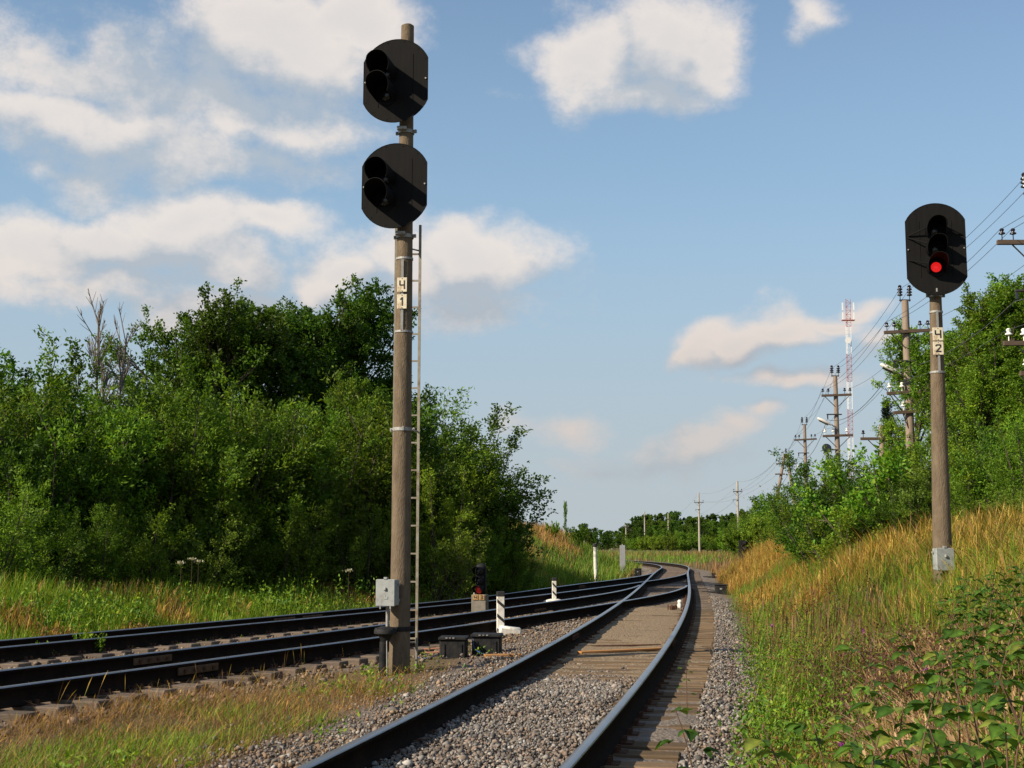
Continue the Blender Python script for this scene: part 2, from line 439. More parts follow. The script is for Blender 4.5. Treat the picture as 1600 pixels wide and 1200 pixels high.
grass_m = tint_mat('grass', 0.55, 0.28, 0.25, noise=0.18, nscale=1.2)
stone_m = tint_mat('ballast_stone', 0.9, 0.0, 0.15, noise=0.12, nscale=30)
rasp_m = tint_mat('bramble_leaf', 0.55, 0.35, 0.12, noise=0.35, nscale=45)
flower_m = tint_mat('flower', 0.7, 0.2, 0.2)

# ------------------------------------------------------------------ track geometry (plan view)
GAUGE = 1.52
def fit_poly(px, z, deg):
    P = np.array([on_plane(x, y, z) for x, y in px])
    return np.polyfit(P[:, 1], P[:, 0], deg), P
ZA, ZB, ZC = 0.19, 0.14, 0.115
# A: the near track. centre line through surveyed points, then a left-hand curve
AR = [(880,1199),(984,1084),(1033.5,1030),(1055,989.5),(1065,959),(1070,937.6),(1073,915),(1074.6,902),(1076.5,889.5)]
AL = [(560,1156),(700,1085),(909,980),(967.5,942),(1000.6,919),(1019,901.7),(1035,886.5)]
PR = np.array([on_plane(x, y, ZA) for x, y in AR]); PL = np.array([on_plane(x, y, ZA) for x, y in AL])
PC = np.vstack([PR - np.array([0.775, -0.12]), PL + np.array([0.775, -0.12])])
kA = np.polyfit(PC[:, 1], PC[:, 0], 3, w=1.0 / np.sqrt(PC[:, 1]))
def build_A():
    Ys = np.arange(-3.0, 70.01, 0.5)
    low = np.maximum(Ys, 7.5)
    X = np.polyval(kA, low) + np.polyval(np.polyder(kA), low) * (Ys - low)
    pts = [np.array([x, y]) for x, y in zip(X, Ys)]
    h = math.atan2(pts[-1][0] - pts[-2][0], pts[-1][1] - pts[-2][1])
    p = pts[-1].copy(); ds = 0.8
    for i in range(260):
        k = 1 / 112.0 * min(1.0, i / 12.0)
        h -= ds * k
        p = p + ds * np.array([math.sin(h), math.cos(h)]); pts.append(p.copy())
        if h < -1.45: break
    return np.array(pts)
CA = build_A()
BRp = [(0,1072.5),(200,1047.5),(400,1020),(600,993.8),(660,985),(860,960),(965,942.5),(1030,932.0),(1069,919)]
CRp = [(0,1012),(200,991),(400,972),(600,953.8),(660,949.0),(860,929),(1002,912),(1040,906),(1070,899)]
kB, PB = fit_poly(BRp, ZB, 3)
kC, PCc = fit_poly(CRp, ZC, 3)
def right_rail(k, y0, y1, yfix):
    Ys = np.arange(y0, y1, 0.5); low = np.maximum(Ys, yfix)
    X = np.polyval(k, low) + np.polyval(np.polyder(k), low) * (Ys - low)
    return np.stack([X, Ys], 1)
def normals(P):
    t = np.gradient(P, axis=0); t /= np.linalg.norm(t, axis=1)[:, None]
    return np.stack([t[:, 1], -t[:, 0]], 1)          # points to the right of travel
RB = right_rail(kB, 4.0, PB[-1, 1], PB[0, 1] + 0.5)
RC = right_rail(kC, 8.0, PCc[-1, 1], PCc[0, 1] + 0.5)
def close_points(Rr, ym, k):
    """switch blade: the joining rail eases in against the right rail of the near track"""
    ar = CA + normals(CA) * (GAUGE / 2 + .036)
    base = Rr[Rr[:, 1] <= ym]; d0 = base[-1, 0] - np.interp(base[-1, 1], ar[:, 1], ar[:, 0])
    Ys = np.arange(base[-1, 1] + .5, base[-1, 1] + 30, .5); d = d0 * np.exp(-k * (Ys - base[-1, 1]))
    Ys, d = Ys[np.abs(d) > .074], d[np.abs(d) > .074]
    return np.vstack([base, np.stack([np.interp(Ys, ar[:, 1], ar[:, 0]) + d, Ys], 1)])
RB = close_points(RB, 40.0, .36); RC = close_points(RC, 58.0, .32)
CB = RB - normals(RB) * (GAUGE / 2 + .035)
CC = RC - normals(RC) * (GAUGE / 2 + .035)

def signed_dist(P, C):
    """signed distance to polyline C, + on the right; and index along it"""
    P = np.asarray(P, float); n = normals(C)
    d = np.empty(len(P)); idx = np.empty(len(P), int)
    for a in range(0, len(P), 20000):
        q = P[a:a + 20000]
        dd = ((q[:, None, :] - C[None]) ** 2).sum(2); i = dd.argmin(1)
        rel = q - C[i]; s = (rel * n[i]).sum(1); r = np.sqrt(dd[np.arange(len(q)), i])
        d[a:a + 20000] = np.where(r > 1.2 * np.abs(s) + 1.0, np.sign(s) * r, s); idx[a:a + 20000] = i
    return d, idx
def sstep(a, b, x):
    t = np.clip((x - a) / (b - a), 0, 1); return t * t * (3 - 2 * t)
def vnoise(X, Y, s, seed=0):
    """cheap smooth value noise"""
    g = np.random.default_rng(seed).random((64, 64))
    x, y = np.asarray(X) / s, np.asarray(Y) / s
    xi, yi = np.floor(x).astype(int), np.floor(y).astype(int); fx, fy = x - xi, y - yi
    fx, fy = fx * fx * (3 - 2 * fx), fy * fy * (3 - 2 * fy)
    a, b, c, d = g[xi % 64, yi % 64], g[(xi + 1) % 64, yi % 64], g[xi % 64, (yi + 1) % 64], g[(xi + 1) % 64, (yi + 1) % 64]
    return (a * (1 - fx) + b * fx) * (1 - fy) + (c * (1 - fx) + d * fx) * fy
def height_full(X, Y):
    P = np.stack([np.ravel(X), np.ravel(Y)], 1).astype(float)
    dA, _ = signed_dist(P, CA); dB, _ = signed_dist(P, CB); dC, _ = signed_dist(P, CC)
    y = P[:, 1]
    z = np.full(len(P), -0.06)
    dust = -0.038 + 0.026 * (np.abs(dA) < .72) * sstep(17, 21, y) * sstep(36, 31, y) + 0.045 * (vnoise(P[:, 0], y, .55, 31) - .45) + 0.03 * (vnoise(P[:, 0], y, .22, 32) - .5)
    z = np.where(np.abs(dA) < 1.5, np.where((y > 9) & (y < 60), dust, -0.055), z)
    z = np.where((dA < -1.4), -0.06 - 0.09 * sstep(-1.5, -3.5, dA) * sstep(60, 20, y), z)
    # right bank
    br = 1.52 * sstep(1.9, 6.5, dA) + 0.055 * np.clip(dA - 6.5, 0, 40)
    br *= 1 - 0.88 * sstep(58, 105, y)
    z = np.where(dA > 1.4, -0.06 - 0.08 * sstep(1.4, 2.2, dA) + br, z)
    # left side
    bl = sstep(48, 56, y); left = dC * (1 - bl) + dA * bl
    lf = 0.35 * sstep(-2.0, -9, left)
    lb = 2.0 * sstep(-2.6, -8.5, left) * sstep(46, 62, y) * (1 - 0.75 * sstep(95, 150, y))
    z = np.where(left < -1.5, -0.15 + lf + lb, z)
    amp = sstep(1.9, 4.0, dA) + sstep(-1.9, -4.0, left)
    z = z + amp * 0.22 * (vnoise(P[:, 0], P[:, 1], 1.7, 3) - 0.5) + amp * 0.35 * (vnoise(P[:, 0], P[:, 1], 6.0, 4) - 0.5)
    far = sstep(200, 1500, np.hypot(P[:, 0], y))
    z = z * (1 - far)
    return z, dA, dB, dC
def H(x, y):
    return float(height_full(np.array([x]), np.array([y]))[0][0])

# ------------------------------------------------------------------ ground sheet
def build_ground():
    xs = np.concatenate([-np.geomspace(2600, 15, 26)[:-1], np.arange(-15, -8, 0.6), np.arange(-8, 12, 0.26), np.arange(12, 22, 0.6), np.geomspace(22, 2600, 26)])
    ys = np.concatenate([-np.geomspace(400, 4, 8), np.arange(-2, 4, 1.0), np.arange(4, 34, 0.26), np.arange(34, 70, 0.7), np.arange(70, 160, 2.0), np.geomspace(160, 3200, 24)])
    X, Y = np.meshgrid(xs, ys)
    z, dA, dB, dC = height_full(X, Y)
    y = Y.ravel()
    n1 = vnoise(X.ravel(), y, 0.9, 5); n2 = vnoise(X.ravel(), y, 2.6, 6)
    j = (n1 - .5) * 0.5
    grav = np.maximum.reduce([sstep(2.25, 1.85, np.abs(dA) + j), 0.75 * sstep(1.7, 1.3, np.abs(dB) + j), 0.75 * sstep(1.6, 1.2, np.abs(dC) + j)])
    # zone colour: where it is ballast, bare soil or turf
    gravel = np.array([0.20, 0.165, 0.135]); soil = np.array([0.125, 0.085, 0.055]); dry = np.array([0.19, 0.135, 0.06]); green = np.array([0.065, 0.085, 0.025])
    tan = np.array([0.25, 0.185, 0.118])
    turf = green[None] * (1 - n2[:, None]) + dry[None] * n2[:, None]
    base = soil[None] * (1 - 0.55) + turf * 0.55
    inner = (dA > -2.4) & (dC > -1.8) & (dA < 0)
    base = np.where(inner[:, None], soil[None] * 0.8 + dry[None] * .2, base)
    c = base * (1 - grav[:, None]) + gravel[None] * grav[:, None]
    dirt = sstep(13.0, 16, y) * sstep(46, 30, y) * (np.abs(dA) < 1.5)
    c = c * (1 - dirt[:, None]) + tan[None] * dirt[:, None]
    far = sstep(60, 110, y) * (1 - grav)
    c = c * (1 - far[:, None]) + (0.5 * green + 0.5 * dry)[None] * far[:, None]
    nx, ny = len(xs), len(ys)
    i = np.arange(nx - 1)[None] + nx * np.arange(ny - 1)[:, None]; i = i.ravel()
    faces = np.stack([i, i + 1, i + 1 + nx, i + nx], 1)
    m = bpy.data.materials.new('ground'); m.use_nodes = True
    nt = m.node_tree; N, L = nt.nodes, nt.links; b = N['Principled BSDF']
    b.inputs['Roughness'].default_value = 0.95; b.inputs['Specular IOR Level'].default_value = 0.1
    a = N.new('ShaderNodeVertexColor'); a.layer_name = 'tint'
    geo = N.new('ShaderNodeNewGeometry')
    n = N.new('ShaderNodeTexNoise'); n.inputs['Scale'].default_value = 14; n.inputs['Detail'].default_value = 9; n.inputs['Roughness'].default_value = 0.75
    L.new(geo.outputs['Position'], n.inputs['Vector'])
    r = N.new('ShaderNodeMapRange'); r.inputs[1].default_value = .3; r.inputs[2].default_value = .7; r.inputs[3].default_value = .55; r.inputs[4].default_value = 1.4
    L.new(n.outputs['Fac'], r.inputs[0])
    hs = N.new('ShaderNodeHueSaturation'); L.new(a.outputs[0], hs.inputs['Color']); L.new(r.outputs[0], hs.inputs['Value']); L.new(hs.outputs[0], b.inputs['Base Color'])
    v = N.new('ShaderNodeTexVoronoi'); v.inputs['Scale'].default_value = 26; L.new(geo.outputs['Position'], v.inputs['Vector'])
    ad = N.new('ShaderNodeMath'); ad.operation = 'ADD'; L.new(v.outputs['Distance'], ad.inputs[0]); L.new(n.outputs['Fac'], ad.inputs[1])
    bu = N.new('ShaderNodeBump'); bu.inputs['Strength'].default_value = 0.6; bu.inputs['Distance'].default_value = 0.03
    L.new(ad.outputs[0], bu.inputs['Height']); L.new(bu.outputs[0], b.inputs['Normal'])
    me = np_mesh('ground', np.stack([X.ravel(), Y.ravel(), z], 1), [faces], m, colors=c, smooth=True)
    tag(link('ground', me), 'rough ground of soil, ballast and turf under tracks and banks', 'ground', kind='structure')
build_ground()

# ------------------------------------------------------------------ tracks
RAIL = [(-0.084, 0.0), (0.084, 0.0), (0.084, 0.0114), (0.024640000000000002, 0.0342), (0.011200000000000002, 0.0569), (0.011200000000000002, 0.1424), (0.035840000000000004, 0.1617), (0.042, 0.1708), (0.042, 0.1936), (0.031360000000000006, 0.205), (-0.031360000000000006, 0.205), (-0.042, 0.1936), (-0.042, 0.1708), (-0.035840000000000004, 0.1617), (-0.011200000000000002, 0.1424), (-0.011200000000000002, 0.0569), (-0.024640000000000002, 0.0342), (-0.084, 0.0114)]
def sweep_rail(name, P, ztop, parent, label=None):
    P = np.asarray(P, float); n = normals(P); zt = np.broadcast_to(np.asarray(ztop, float), (len(P),))
    prof = np.array(RAIL); k = len(prof)
    V = np.empty((len(P), k, 3))
    V[:, :, :2] = P[:, None, :] + n[:, None, :] * prof[None, :, 0:1]
    V[:, :, 2] = zt[:, None] - 0.205 + prof[None, :, 1]
    V = V.reshape(-1, 3)
    i = (np.arange(len(P) - 1) * k)[:, None]; j = np.arange(k)[None]; j2 = (j + 1) % k
    F = np.stack([i + j, i + k + j, i + k + j2, i + j2], 2).reshape(-1, 4)
    me = np_mesh('rail', V, [F, np.array([list(range(k))]), np.array([[(len(P) - 1) * k + q for q in range(k)][::-1]])], rail_side)
    me.materials.append(rail_top)
    mi = np.zeros(len(me.polygons), np.int32)
    seg = np.arange(len(F)) % k
    mi[:len(F)] = np.isin(seg, [8, 9, 10]).astype(np.int32)
    me.polygons.foreach_set('material_index', mi)
    o = link('rail', me, parent)
    if label: o['label'] = label
    return o
def sleeper_mesh(L, w, h, seed):
    r = random.Random(seed); bm = bmesh.new(); bmesh.ops.create_cube(bm, size=1)
    for v in bm.verts:
        v.co = Vector((v.co.x * L * (1 + r.uniform(-.006, .006)), v.co.y * w * (1 + r.uniform(-.08, .08)), v.co.z * h))
    bmesh.ops.bevel(bm, geom=bm.edges[:], offset=0.012, segments=1, affect='EDGES')
    for v in bm.verts: v.co.z -= h / 2 - r.uniform(-.003, .003)
    me = bpy.data.meshes.new('sleeper'); bm.to_mesh(me); bm.free()
    return me
def variants(L, w, h, m, n=5, s0=0):
    out = []
    for i in range(n):
        me = sleeper_mesh(L, w, h, s0 + i); me.materials.append(m); out.append(me)
    return out
def fastenings(name, Ps, parent, tops):
    mb = MB()
    for (p, ang, zt) in Ps:
        M = Matrix.Rotation(-ang, 3, 'Z'); c = Vector((p[0], p[1], zt))
        mb.box(c + Vector((0, 0, .003)), (.36, .17, .014), M)
        for sx in (-.11, .11):
            for sy in (-.05, .05):
                mb.box(c + M @ Vector((sx, sy, .028)), (.03, .03, .045), M)
    o = mb.build('tie_plates', rust, parent); o['kind'] = 'stuff'
    return o
def arclen(P): return np.concatenate([[0], np.cumsum(np.linalg.norm(np.diff(P, axis=0), axis=1))])
def along(P, step, s0, s1):
    s = arclen(P); q = np.arange(s0, min(s1, s[-1]), step)
    n = normals(P)
    return np.stack([np.interp(q, s, P[:, 0]), np.interp(q, s, P[:, 1])], 1), np.stack([np.interp(q, s, n[:, 0]), np.interp(q, s, n[:, 1])], 1)

def build_tracks():
    nA = normals(CA)
    tA = empty('railway_track', (0, 0, 0))
    tag(tA, 'nearest railway track curving in from the bottom edge past gravel and timbers', 'railway track', 'converging railway tracks')
    sweep_rail('rail', CA + nA * (GAUGE / 2 + .036), ZA, tA)
    sweep_rail('rail', CA - nA * (GAUGE / 2 + .036), ZA, tA)
    pts, nn = along(CA, 0.5, 7.5, 150)
    va = variants(2.78, .25, .16, timber, 6, 0); vl = variants(3.9, .25, .16, timber_dark, 4, 20); vd = variants(2.75, .25, .16, timber_dark, 4, 40)
    fast = []
    for i, (p, n) in enumerate(zip(pts, nn)):
        ang = math.atan2(-n[1], n[0]); y = p[1]
        jit = rnd.uniform(-.03, .03); off = rnd.uniform(-.03, .03)
        if 31 < y < 62: me = vl[i % 4]; off -= .55
        elif y <= 31: me = va[(i * 7) % 6]
        else: me = vd[i % 4]
        t = np.array([-n[1], n[0]])
        q = p + n * off + t * jit
        link('sleeper', me, tA, (q[0], q[1], -.022 + rnd.uniform(-.004, .003)), (0, 0, -ang + rnd.uniform(-.012, .012)))
        if y < 45:
            for s in (-1, 1):
                e = p + t * jit + n * s * (GAUGE / 2 + .036); fast.append((e, ang, -.022))
    fastenings('f', fast, tA, None)
    # joint bars on the near right rail and left rail
    for (px, py, s) in ((1052, 995, 1), (900, 985, -1)):
        q = on_plane(px, py, ZA); i = np.argmin(((CA - q) ** 2).sum(1)); e = CA[i] + nA[i] * s * (GAUGE / 2 + .036); ang = math.atan2(-nA[i][1], nA[i][0])
        M = Matrix.Rotation(-ang, 3, 'Z'); mb = MB()
        for sd in (-1, 1):
            mb.box(Vector((e[0], e[1], .105)) + M @ Vector((sd * .024, 0, 0)), (.026, .8, .085), M, bev=.006)
            for k in range(4): mb.box(Vector((e[0], e[1], .105)) + M @ Vector((sd * .045, -.3 + .2 * k, 0)), (.03, .035, .035), M)
        mb.build('joint_bar', rust, tA)
    def branch(C, Rr, z, cant, label, yL_end, y_first, cut):
        t = empty('railway_track', (0, 0, 0)); tag(t, label, 'railway track', 'converging railway tracks')
        n = normals(C)
        blend = sstep(cut - 12, cut + 2, C[:, 1])
        zr = z * (1 - blend) + ZA * blend
        sweep_rail('rail', Rr, zr - 0.002, t)
        Lr = C - n * (GAUGE / 2 + .036)
        keep = Lr[:, 1] < yL_end
        sweep_rail('rail', Lr[keep], (zr - cant * (1 - blend))[keep] - 0.002, t)
        pts, nn = along(C, 0.54, 0, 200)
        vb = variants(2.72, .25, .16, timber_dark, 5, 60)
        dA, _ = signed_dist(pts, CA); fl = []
        for i, (p, nv) in enumerate(zip(pts, nn)):
            if p[1] < y_first or abs(dA[i]) < 2.9: continue
            zi = np.interp(p[1], C[:, 1], zr); cz = cant * (1 - np.interp(p[1], C[:, 1], blend))
            ang = math.atan2(-nv[1], nv[0])
            q = p + nv * rnd.uniform(-.05, .05)
            o = link('sleeper', vb[i % 5], t, (q[0], q[1], zi - 0.212 - cz / 2 - .004), (0, -math.atan2(cz, GAUGE), -ang + rnd.uniform(-.015, .015)))
            for s in (-1, 1): fl.append((p + nv * s * (GAUGE / 2 + .036), ang, zi - .212 - (cz if s < 0 else 0)))
        fastenings('f', fl, t, None)
        return t
    tB = branch(CB, RB, ZB, 0.033, 'middle railway track running past the tall signal to join the nearest track', 99, 8, on_plane(965, 942, ZA)[1])
    tC = branch(CC, RC, ZC, 0.055, 'farthest railway track beside the grassy verge behind the dwarf signal', 99, 13, on_plane(1004, 912, ZA)[1])
    for (trk, C, z, px, py, s) in ((tC, CC, ZC - .055, 438, 962, -1), (tC, CC, ZC - .055, 482, 958, -1), (tC, CC, ZA - .02, 943, 913, -1), (tB, CB, ZB - .033, 845, 947, -1), (tB, CB, ZB, 300, 1034, 1), (tB, CB, ZB - .033, 230, 1022, -1)):
        q = on_plane(px, py, z); n = normals(C); e_ = C + n * s * (GAUGE / 2 + .036); i = np.argmin(((e_ - q) ** 2).sum(1)); ang = math.atan2(-n[i][1], n[i][0]); M = Matrix.Rotation(-ang, 3, 'Z')
        o = MB().box((0, 0, 0), (.03, .78, .095), bev=.008).build('joint_bar', rust_pale, trk, Vector((e_[i][0], e_[i][1], z - .10)) + M @ Vector((.032, 0, 0)), (0, 0, -ang))
        for k in range(4): MB().box((.02, -.28 + .185 * k, 0), (.03, .04, .04)).build('joint_bolt', rust, o)
    return tA, tB, tC
rust_pale = mat('rust_pale', (0.14, 0.085, 0.05), 0.9, spec=0.1, col2=(0.08, 0.05, 0.032), scale=14)
build_tracks()

# ------------------------------------------------------------------ ballast
def ico():
    bm = bmesh.new(); bmesh.ops.create_icosphere(bm, subdivisions=1, radius=1.0); bm.verts.index_update()
    V = np.array([v.co[:] for v in bm.verts]); F = np.array([[v.index for v in f.verts] for f in bm.faces]); bm.free()
    return V, F
IV, IF = ico()
def stone_protos(n=24):
    """broken stones: a ball of points flattened against a few random planes, which gives flat faces and sharp edges"""
    out = []
    for k in range(n):
        g = np.random.default_rng(k + 50); v = IV * 1.25
        for _ in range(9):
            nrm = unit0(g.normal(size=3)); lim = g.uniform(.42, .85); d = v @ nrm; over = np.clip(d - lim, 0, None)
            v = v - over[:, None] * nrm[None]
        out.append(v * np.array([1.0, g.uniform(.6, .95), g.uniform(.45, .8)]))
    return np.array(out)
def unit0(a): return a / np.linalg.norm(a)
STONE_V = stone_protos()
def stones(name, P, size, palette, label):
    n = len(P)
    v = STONE_V[rng.integers(0, len(STONE_V), n)] * (size * rng.lognormal(0, .28, n))[:, None, None]
    a, b, c = rng.uniform(0, 2 * np.pi, (3, n))
    def rot(v, ang, i, j):
        x, y = v[..., i].copy(), v[..., j].copy(); ca, sa = np.cos(ang)[:, None], np.sin(ang)[:, None]
        v[..., i] = x * ca - y * sa; v[..., j] = x * sa + y * ca
    rot(v, a, 0, 1); rot(v, (b - 3.14) * .22, 1, 2); rot(v, c, 0, 1)
    v = v + P[:, None, :]
    F = (IF[None] + (np.arange(n) * len(IV))[:, None, None]).reshape(-1, 3)
    pal = np.array(palette); colr = pal[rng.integers(0, len(pal), n)] * rng.uniform(.62, 1.3, (n, 1))
    st = np.clip(vnoise(P[:, 0], P[:, 1], .45, 41) * 1.5 - .55, 0, 1)[:, None]; colr = colr * (1 - st * np.array([[.22, .30, .35]]))
    me = np_mesh(name, v.reshape(-1, 3), [F], stone_m, colors=np.repeat(colr, len(IV), 0))
    return tag(link(name, me), label, 'ballast', kind='stuff')
def at_A(s_y, d):
    """plan points at lateral distance d of track A, opposite world Y ~ s_y"""
    n = normals(CA); i0 = np.searchsorted(CA[:, 1][:146], s_y)
    x = np.interp(s_y, CA[:146, 1], CA[:146, 0]); nx = np.interp(s_y, CA[:146, 1], n[:146, 0]); ny = np.interp(s_y, CA[:146, 1], n[:146, 1])
    return np.stack([x + nx * d, s_y + ny * d], 1)
def along_C(C, s_y, d):
    n = normals(C)
    x = np.interp(s_y, C[:, 1], C[:, 0]); nx = np.interp(s_y, C[:, 1], n[:, 0]); ny = np.interp(s_y, C[:, 1], n[:, 1])
    return np.stack([x + nx * d, s_y + ny * d], 1)
GREYS = [(.19,.175,.16),(.235,.215,.19),(.14,.128,.118),(.27,.235,.20),(.21,.165,.13),(.10,.095,.09),(.32,.30,.27),(.165,.14,.115),(.25,.19,.15)]
BROWN = [(.20,.14,.095),(.24,.165,.105),(.16,.115,.08),(.28,.20,.13),(.19,.15,.12)]
def build_ballast():
    # between the near rails, heaped over the timbers close to the camera
    n = 33000
    y = 6.3 + 12.5 * rng.random(n) ** 1.15; d = rng.uniform(-.70, .70, n)
    lim = 14.3 + 2.4 * vnoise(d * 3, y, .5, 9) - 0.9 * np.clip(d, 0, 1) + rng.exponential(.55, n); keep = (y < lim) & (d < 0.70 - 0.24 * sstep(9, 11.5, y) * rng.random(n) ** .3); y, d = y[keep], d[keep]
    p = at_A(y, d)
    z = -0.045 + 0.055 * rng.random(len(y)) * sstep(16.5, 13, y) + .010
    a = stones('ballast_between_rails', np.column_stack([p, z]), rng.uniform(.010, .024, len(y)), GREYS, 'grey and pinkish crushed stone filling the nearest track between its rails')
    n = 23000
    y = 6.0 + 34 * rng.random(n) ** 1.5; d = 1.40 + .95 * rng.random(n)
    keep = d < 2.25 - 0.45 * sstep(18, 26, y) + .35 * (vnoise(y, d, .8, 2) - .5); y, d = y[keep], d[keep]
    p = at_A(y, d); zz = height_full(p[:, 0], p[:, 1])[0]
    z = zz + .01 + .035 * rng.random(len(y))
    stones('ballast_shoulder', np.column_stack([p, z]), rng.uniform(.011, .026, len(y)), GREYS, 'grey crushed stone beside the timber ends right of the nearest track')
    n = 21000
    y = 6.0 + 20 * rng.random(n) ** 1.2; d = -.86 - 2.4 * rng.random(n) ** 1.6
    keep = -d < 1.45 + .8 * sstep(12, 7.5, y) + .6 * (vnoise(y, d, .7, 8) - .5) + rng.exponential(.28, n); y, d = y[keep], d[keep]
    p = at_A(y, d); zz = height_full(p[:, 0], p[:, 1])[0]
    z = zz + .02 + .045 * rng.random(len(y)) + 0.02 * (np.abs(d) < 1.35)
    stones('ballast_left_shoulder', np.column_stack([p, z]), rng.uniform(.009, .024, len(y)), GREYS + BROWN, 'loose crushed stone left of the nearest track below the tall signal')
    # brown dirty stone of the two farther tracks
    for C, lab, nm, y0 in ((CB, 'dirty brown ballast strewn along the middle track', 'ballast_middle_track', 9), (CC, 'dirty brown ballast strewn along the farthest track', 'ballast_far_track', 14)):
        n = 6500
        y = y0 + 30 * rng.random(n) ** 1.2; d = rng.uniform(-1.9, 2.1, n)
        p = along_C(C, y, d)
        dA, _ = signed_dist(p, CA); k = (np.abs(dA) > 1.3) & ((np.abs(np.abs(d) - .8) > .12)); p, y, d = p[k], y[k], d[k]
        zz = height_full(p[:, 0], p[:, 1])[0]
        stones(nm, np.column_stack([p, zz + .012 + .02 * rng.random(len(y))]), rng.uniform(.016, .04, len(y)), BROWN, lab)
build_ballast()

# ------------------------------------------------------------------ signals
def plate_outline(w, h, sag, n=18):
    R_ = (w * w / 4 + sag * sag) / (2 * sag); a0 = math.asin(w / 2 / R_)
    cz = h / 2 - R_; pts = []
    for i in range(n + 1):
        a = a0 - 2 * a0 * i / n
        pts.append((R_ * math.sin(a), cz + R_ * math.cos(a)))
    for i in range(n + 1):
        a = -a0 + 2 * a0 * i / n
        pts.append((R_ * math.sin(a), -cz - R_ * math.cos(a)))
    return pts
def hood_mesh(r, L, a0=-38, a1=218, drop=0.0, thick=.006, cut=0.5):
    """visor: part of a tube along -y, open below, its lower edges cut back"""
    n = 22; mb = MB(); vs, fs = [], []
    for i in range(n + 1):
        a = R(a0 + (a1 - a0) * i / n); s = math.sin(a)
        ll = L * (1 - cut * max(0, (0.55 - s)) / 1.2)
        for rr in (r, r - thick):
            for k, t in enumerate((0, 1)):
                vs.append((rr * math.cos(a), -ll * t, rr * math.sin(a) * (1 if t == 0 else 1.0) - drop * t))
    for i in range(n):
        b = i * 4; c = b + 4
        fs += [(b, c, c + 1, b + 1), (b + 2, b + 3, c + 3, c + 2), (b + 1, c + 1, c + 3, b + 3)]
    fs += [(0, 1, 3, 2), (n * 4, n * 4 + 2, n * 4 + 3, n * 4 + 1)]
    mb.add(vs, fs)
    return mb
def glyph(ch, w, h, t):
    """stroke boxes (cx, cz, sx, sz, rot) of one painted character"""
    S = {'Ч': [(-w/2, h*.22, t, h*.56, 0), (w/2, 0, t, h, 0), (0, -h*.06+t*.2, w, t, 0)],
         '1': [(w*.1, 0, t, h, 0), (-w*.12, h*.34, t, h*.36, 42)],
         '2': [(0, h/2-t/2, w*.8, t, 0), (w*.42, h*.27, t, h*.36, 0), (-w*.02, -h*.15, t, h*.62, 42), (0, -h/2+t/2, w*1.05, t, 0), (-w*.44, h*.33, t, h*.18, 0)],
         '3': [(0, h/2-t/2, w*.8, t, 0), (w*.42, h*.25, t, h*.38, 0), (0, 0, w*.6, t, 0), (w*.42, -h*.25, t, h*.38, 0), (0, -h/2+t/2, w*.8, t, 0)]}
    return S[ch]
def number_plate(parent, ch, loc, w, h, m, yaw=0.0, gh=.6, gw=.46):
    o = MB().box((0, 0, 0), (w, .008, h), bev=.003).build('number_plate', m, parent, loc, (0, 0, yaw))
    mb = MB()
    for (cx, cz, sx, sz, ro) in glyph(ch, w * gw, h * gh, w * .13):
        mb.box((cx, -.0062, cz), (sx, .003, sz), (0, R(ro), 0))
    c = mb.build('painted_character', ink, o)
    for s in (-1, 1): MB().lathe([(.006, 0), (.006, .004)], 8, Matrix.Rotation(R(90), 4, 'X')).build('bolt', rust, o, (0, -.005, s * h * .43))
    return o
def ring(parent, z, r, m=galv, h=.03, name='clamp_band', lug=True, yaw=0.0):
    mb = MB()
    seg = 24; vs = []; fs = []
    for k in range(seg):
        a = 2 * math.pi * k / seg
        for rr in (r + .002, r + .010):
            for zz in (-h / 2, h / 2): vs.append((rr * math.cos(a), rr * math.sin(a), zz))
    for k in range(seg):
        b, c = k * 4, ((k + 1) % seg) * 4
        fs += [(b + 2, c + 2, c + 3, b + 3), (b + 3, c + 3, c + 1, b + 1), (b, b + 2, c + 2, c)][:3]
        fs += [(b, b + 1, c + 1, c)]
    mb.add(vs, fs)
    if lug:
        for s in (-1, 1):
            M = Matrix.Rotation(yaw, 3, 'Z')
            mb.box(M @ Vector((s * (r + .028), 0, 0)), (.05, .03, h * .9), M)
            mb.tube([M @ Vector((s * (r + .035), -.035, 0)), M @ Vector((s * (r + .035), .035, 0))], .008, 6)
    return mb.build(name, m, parent, (0, 0, z))
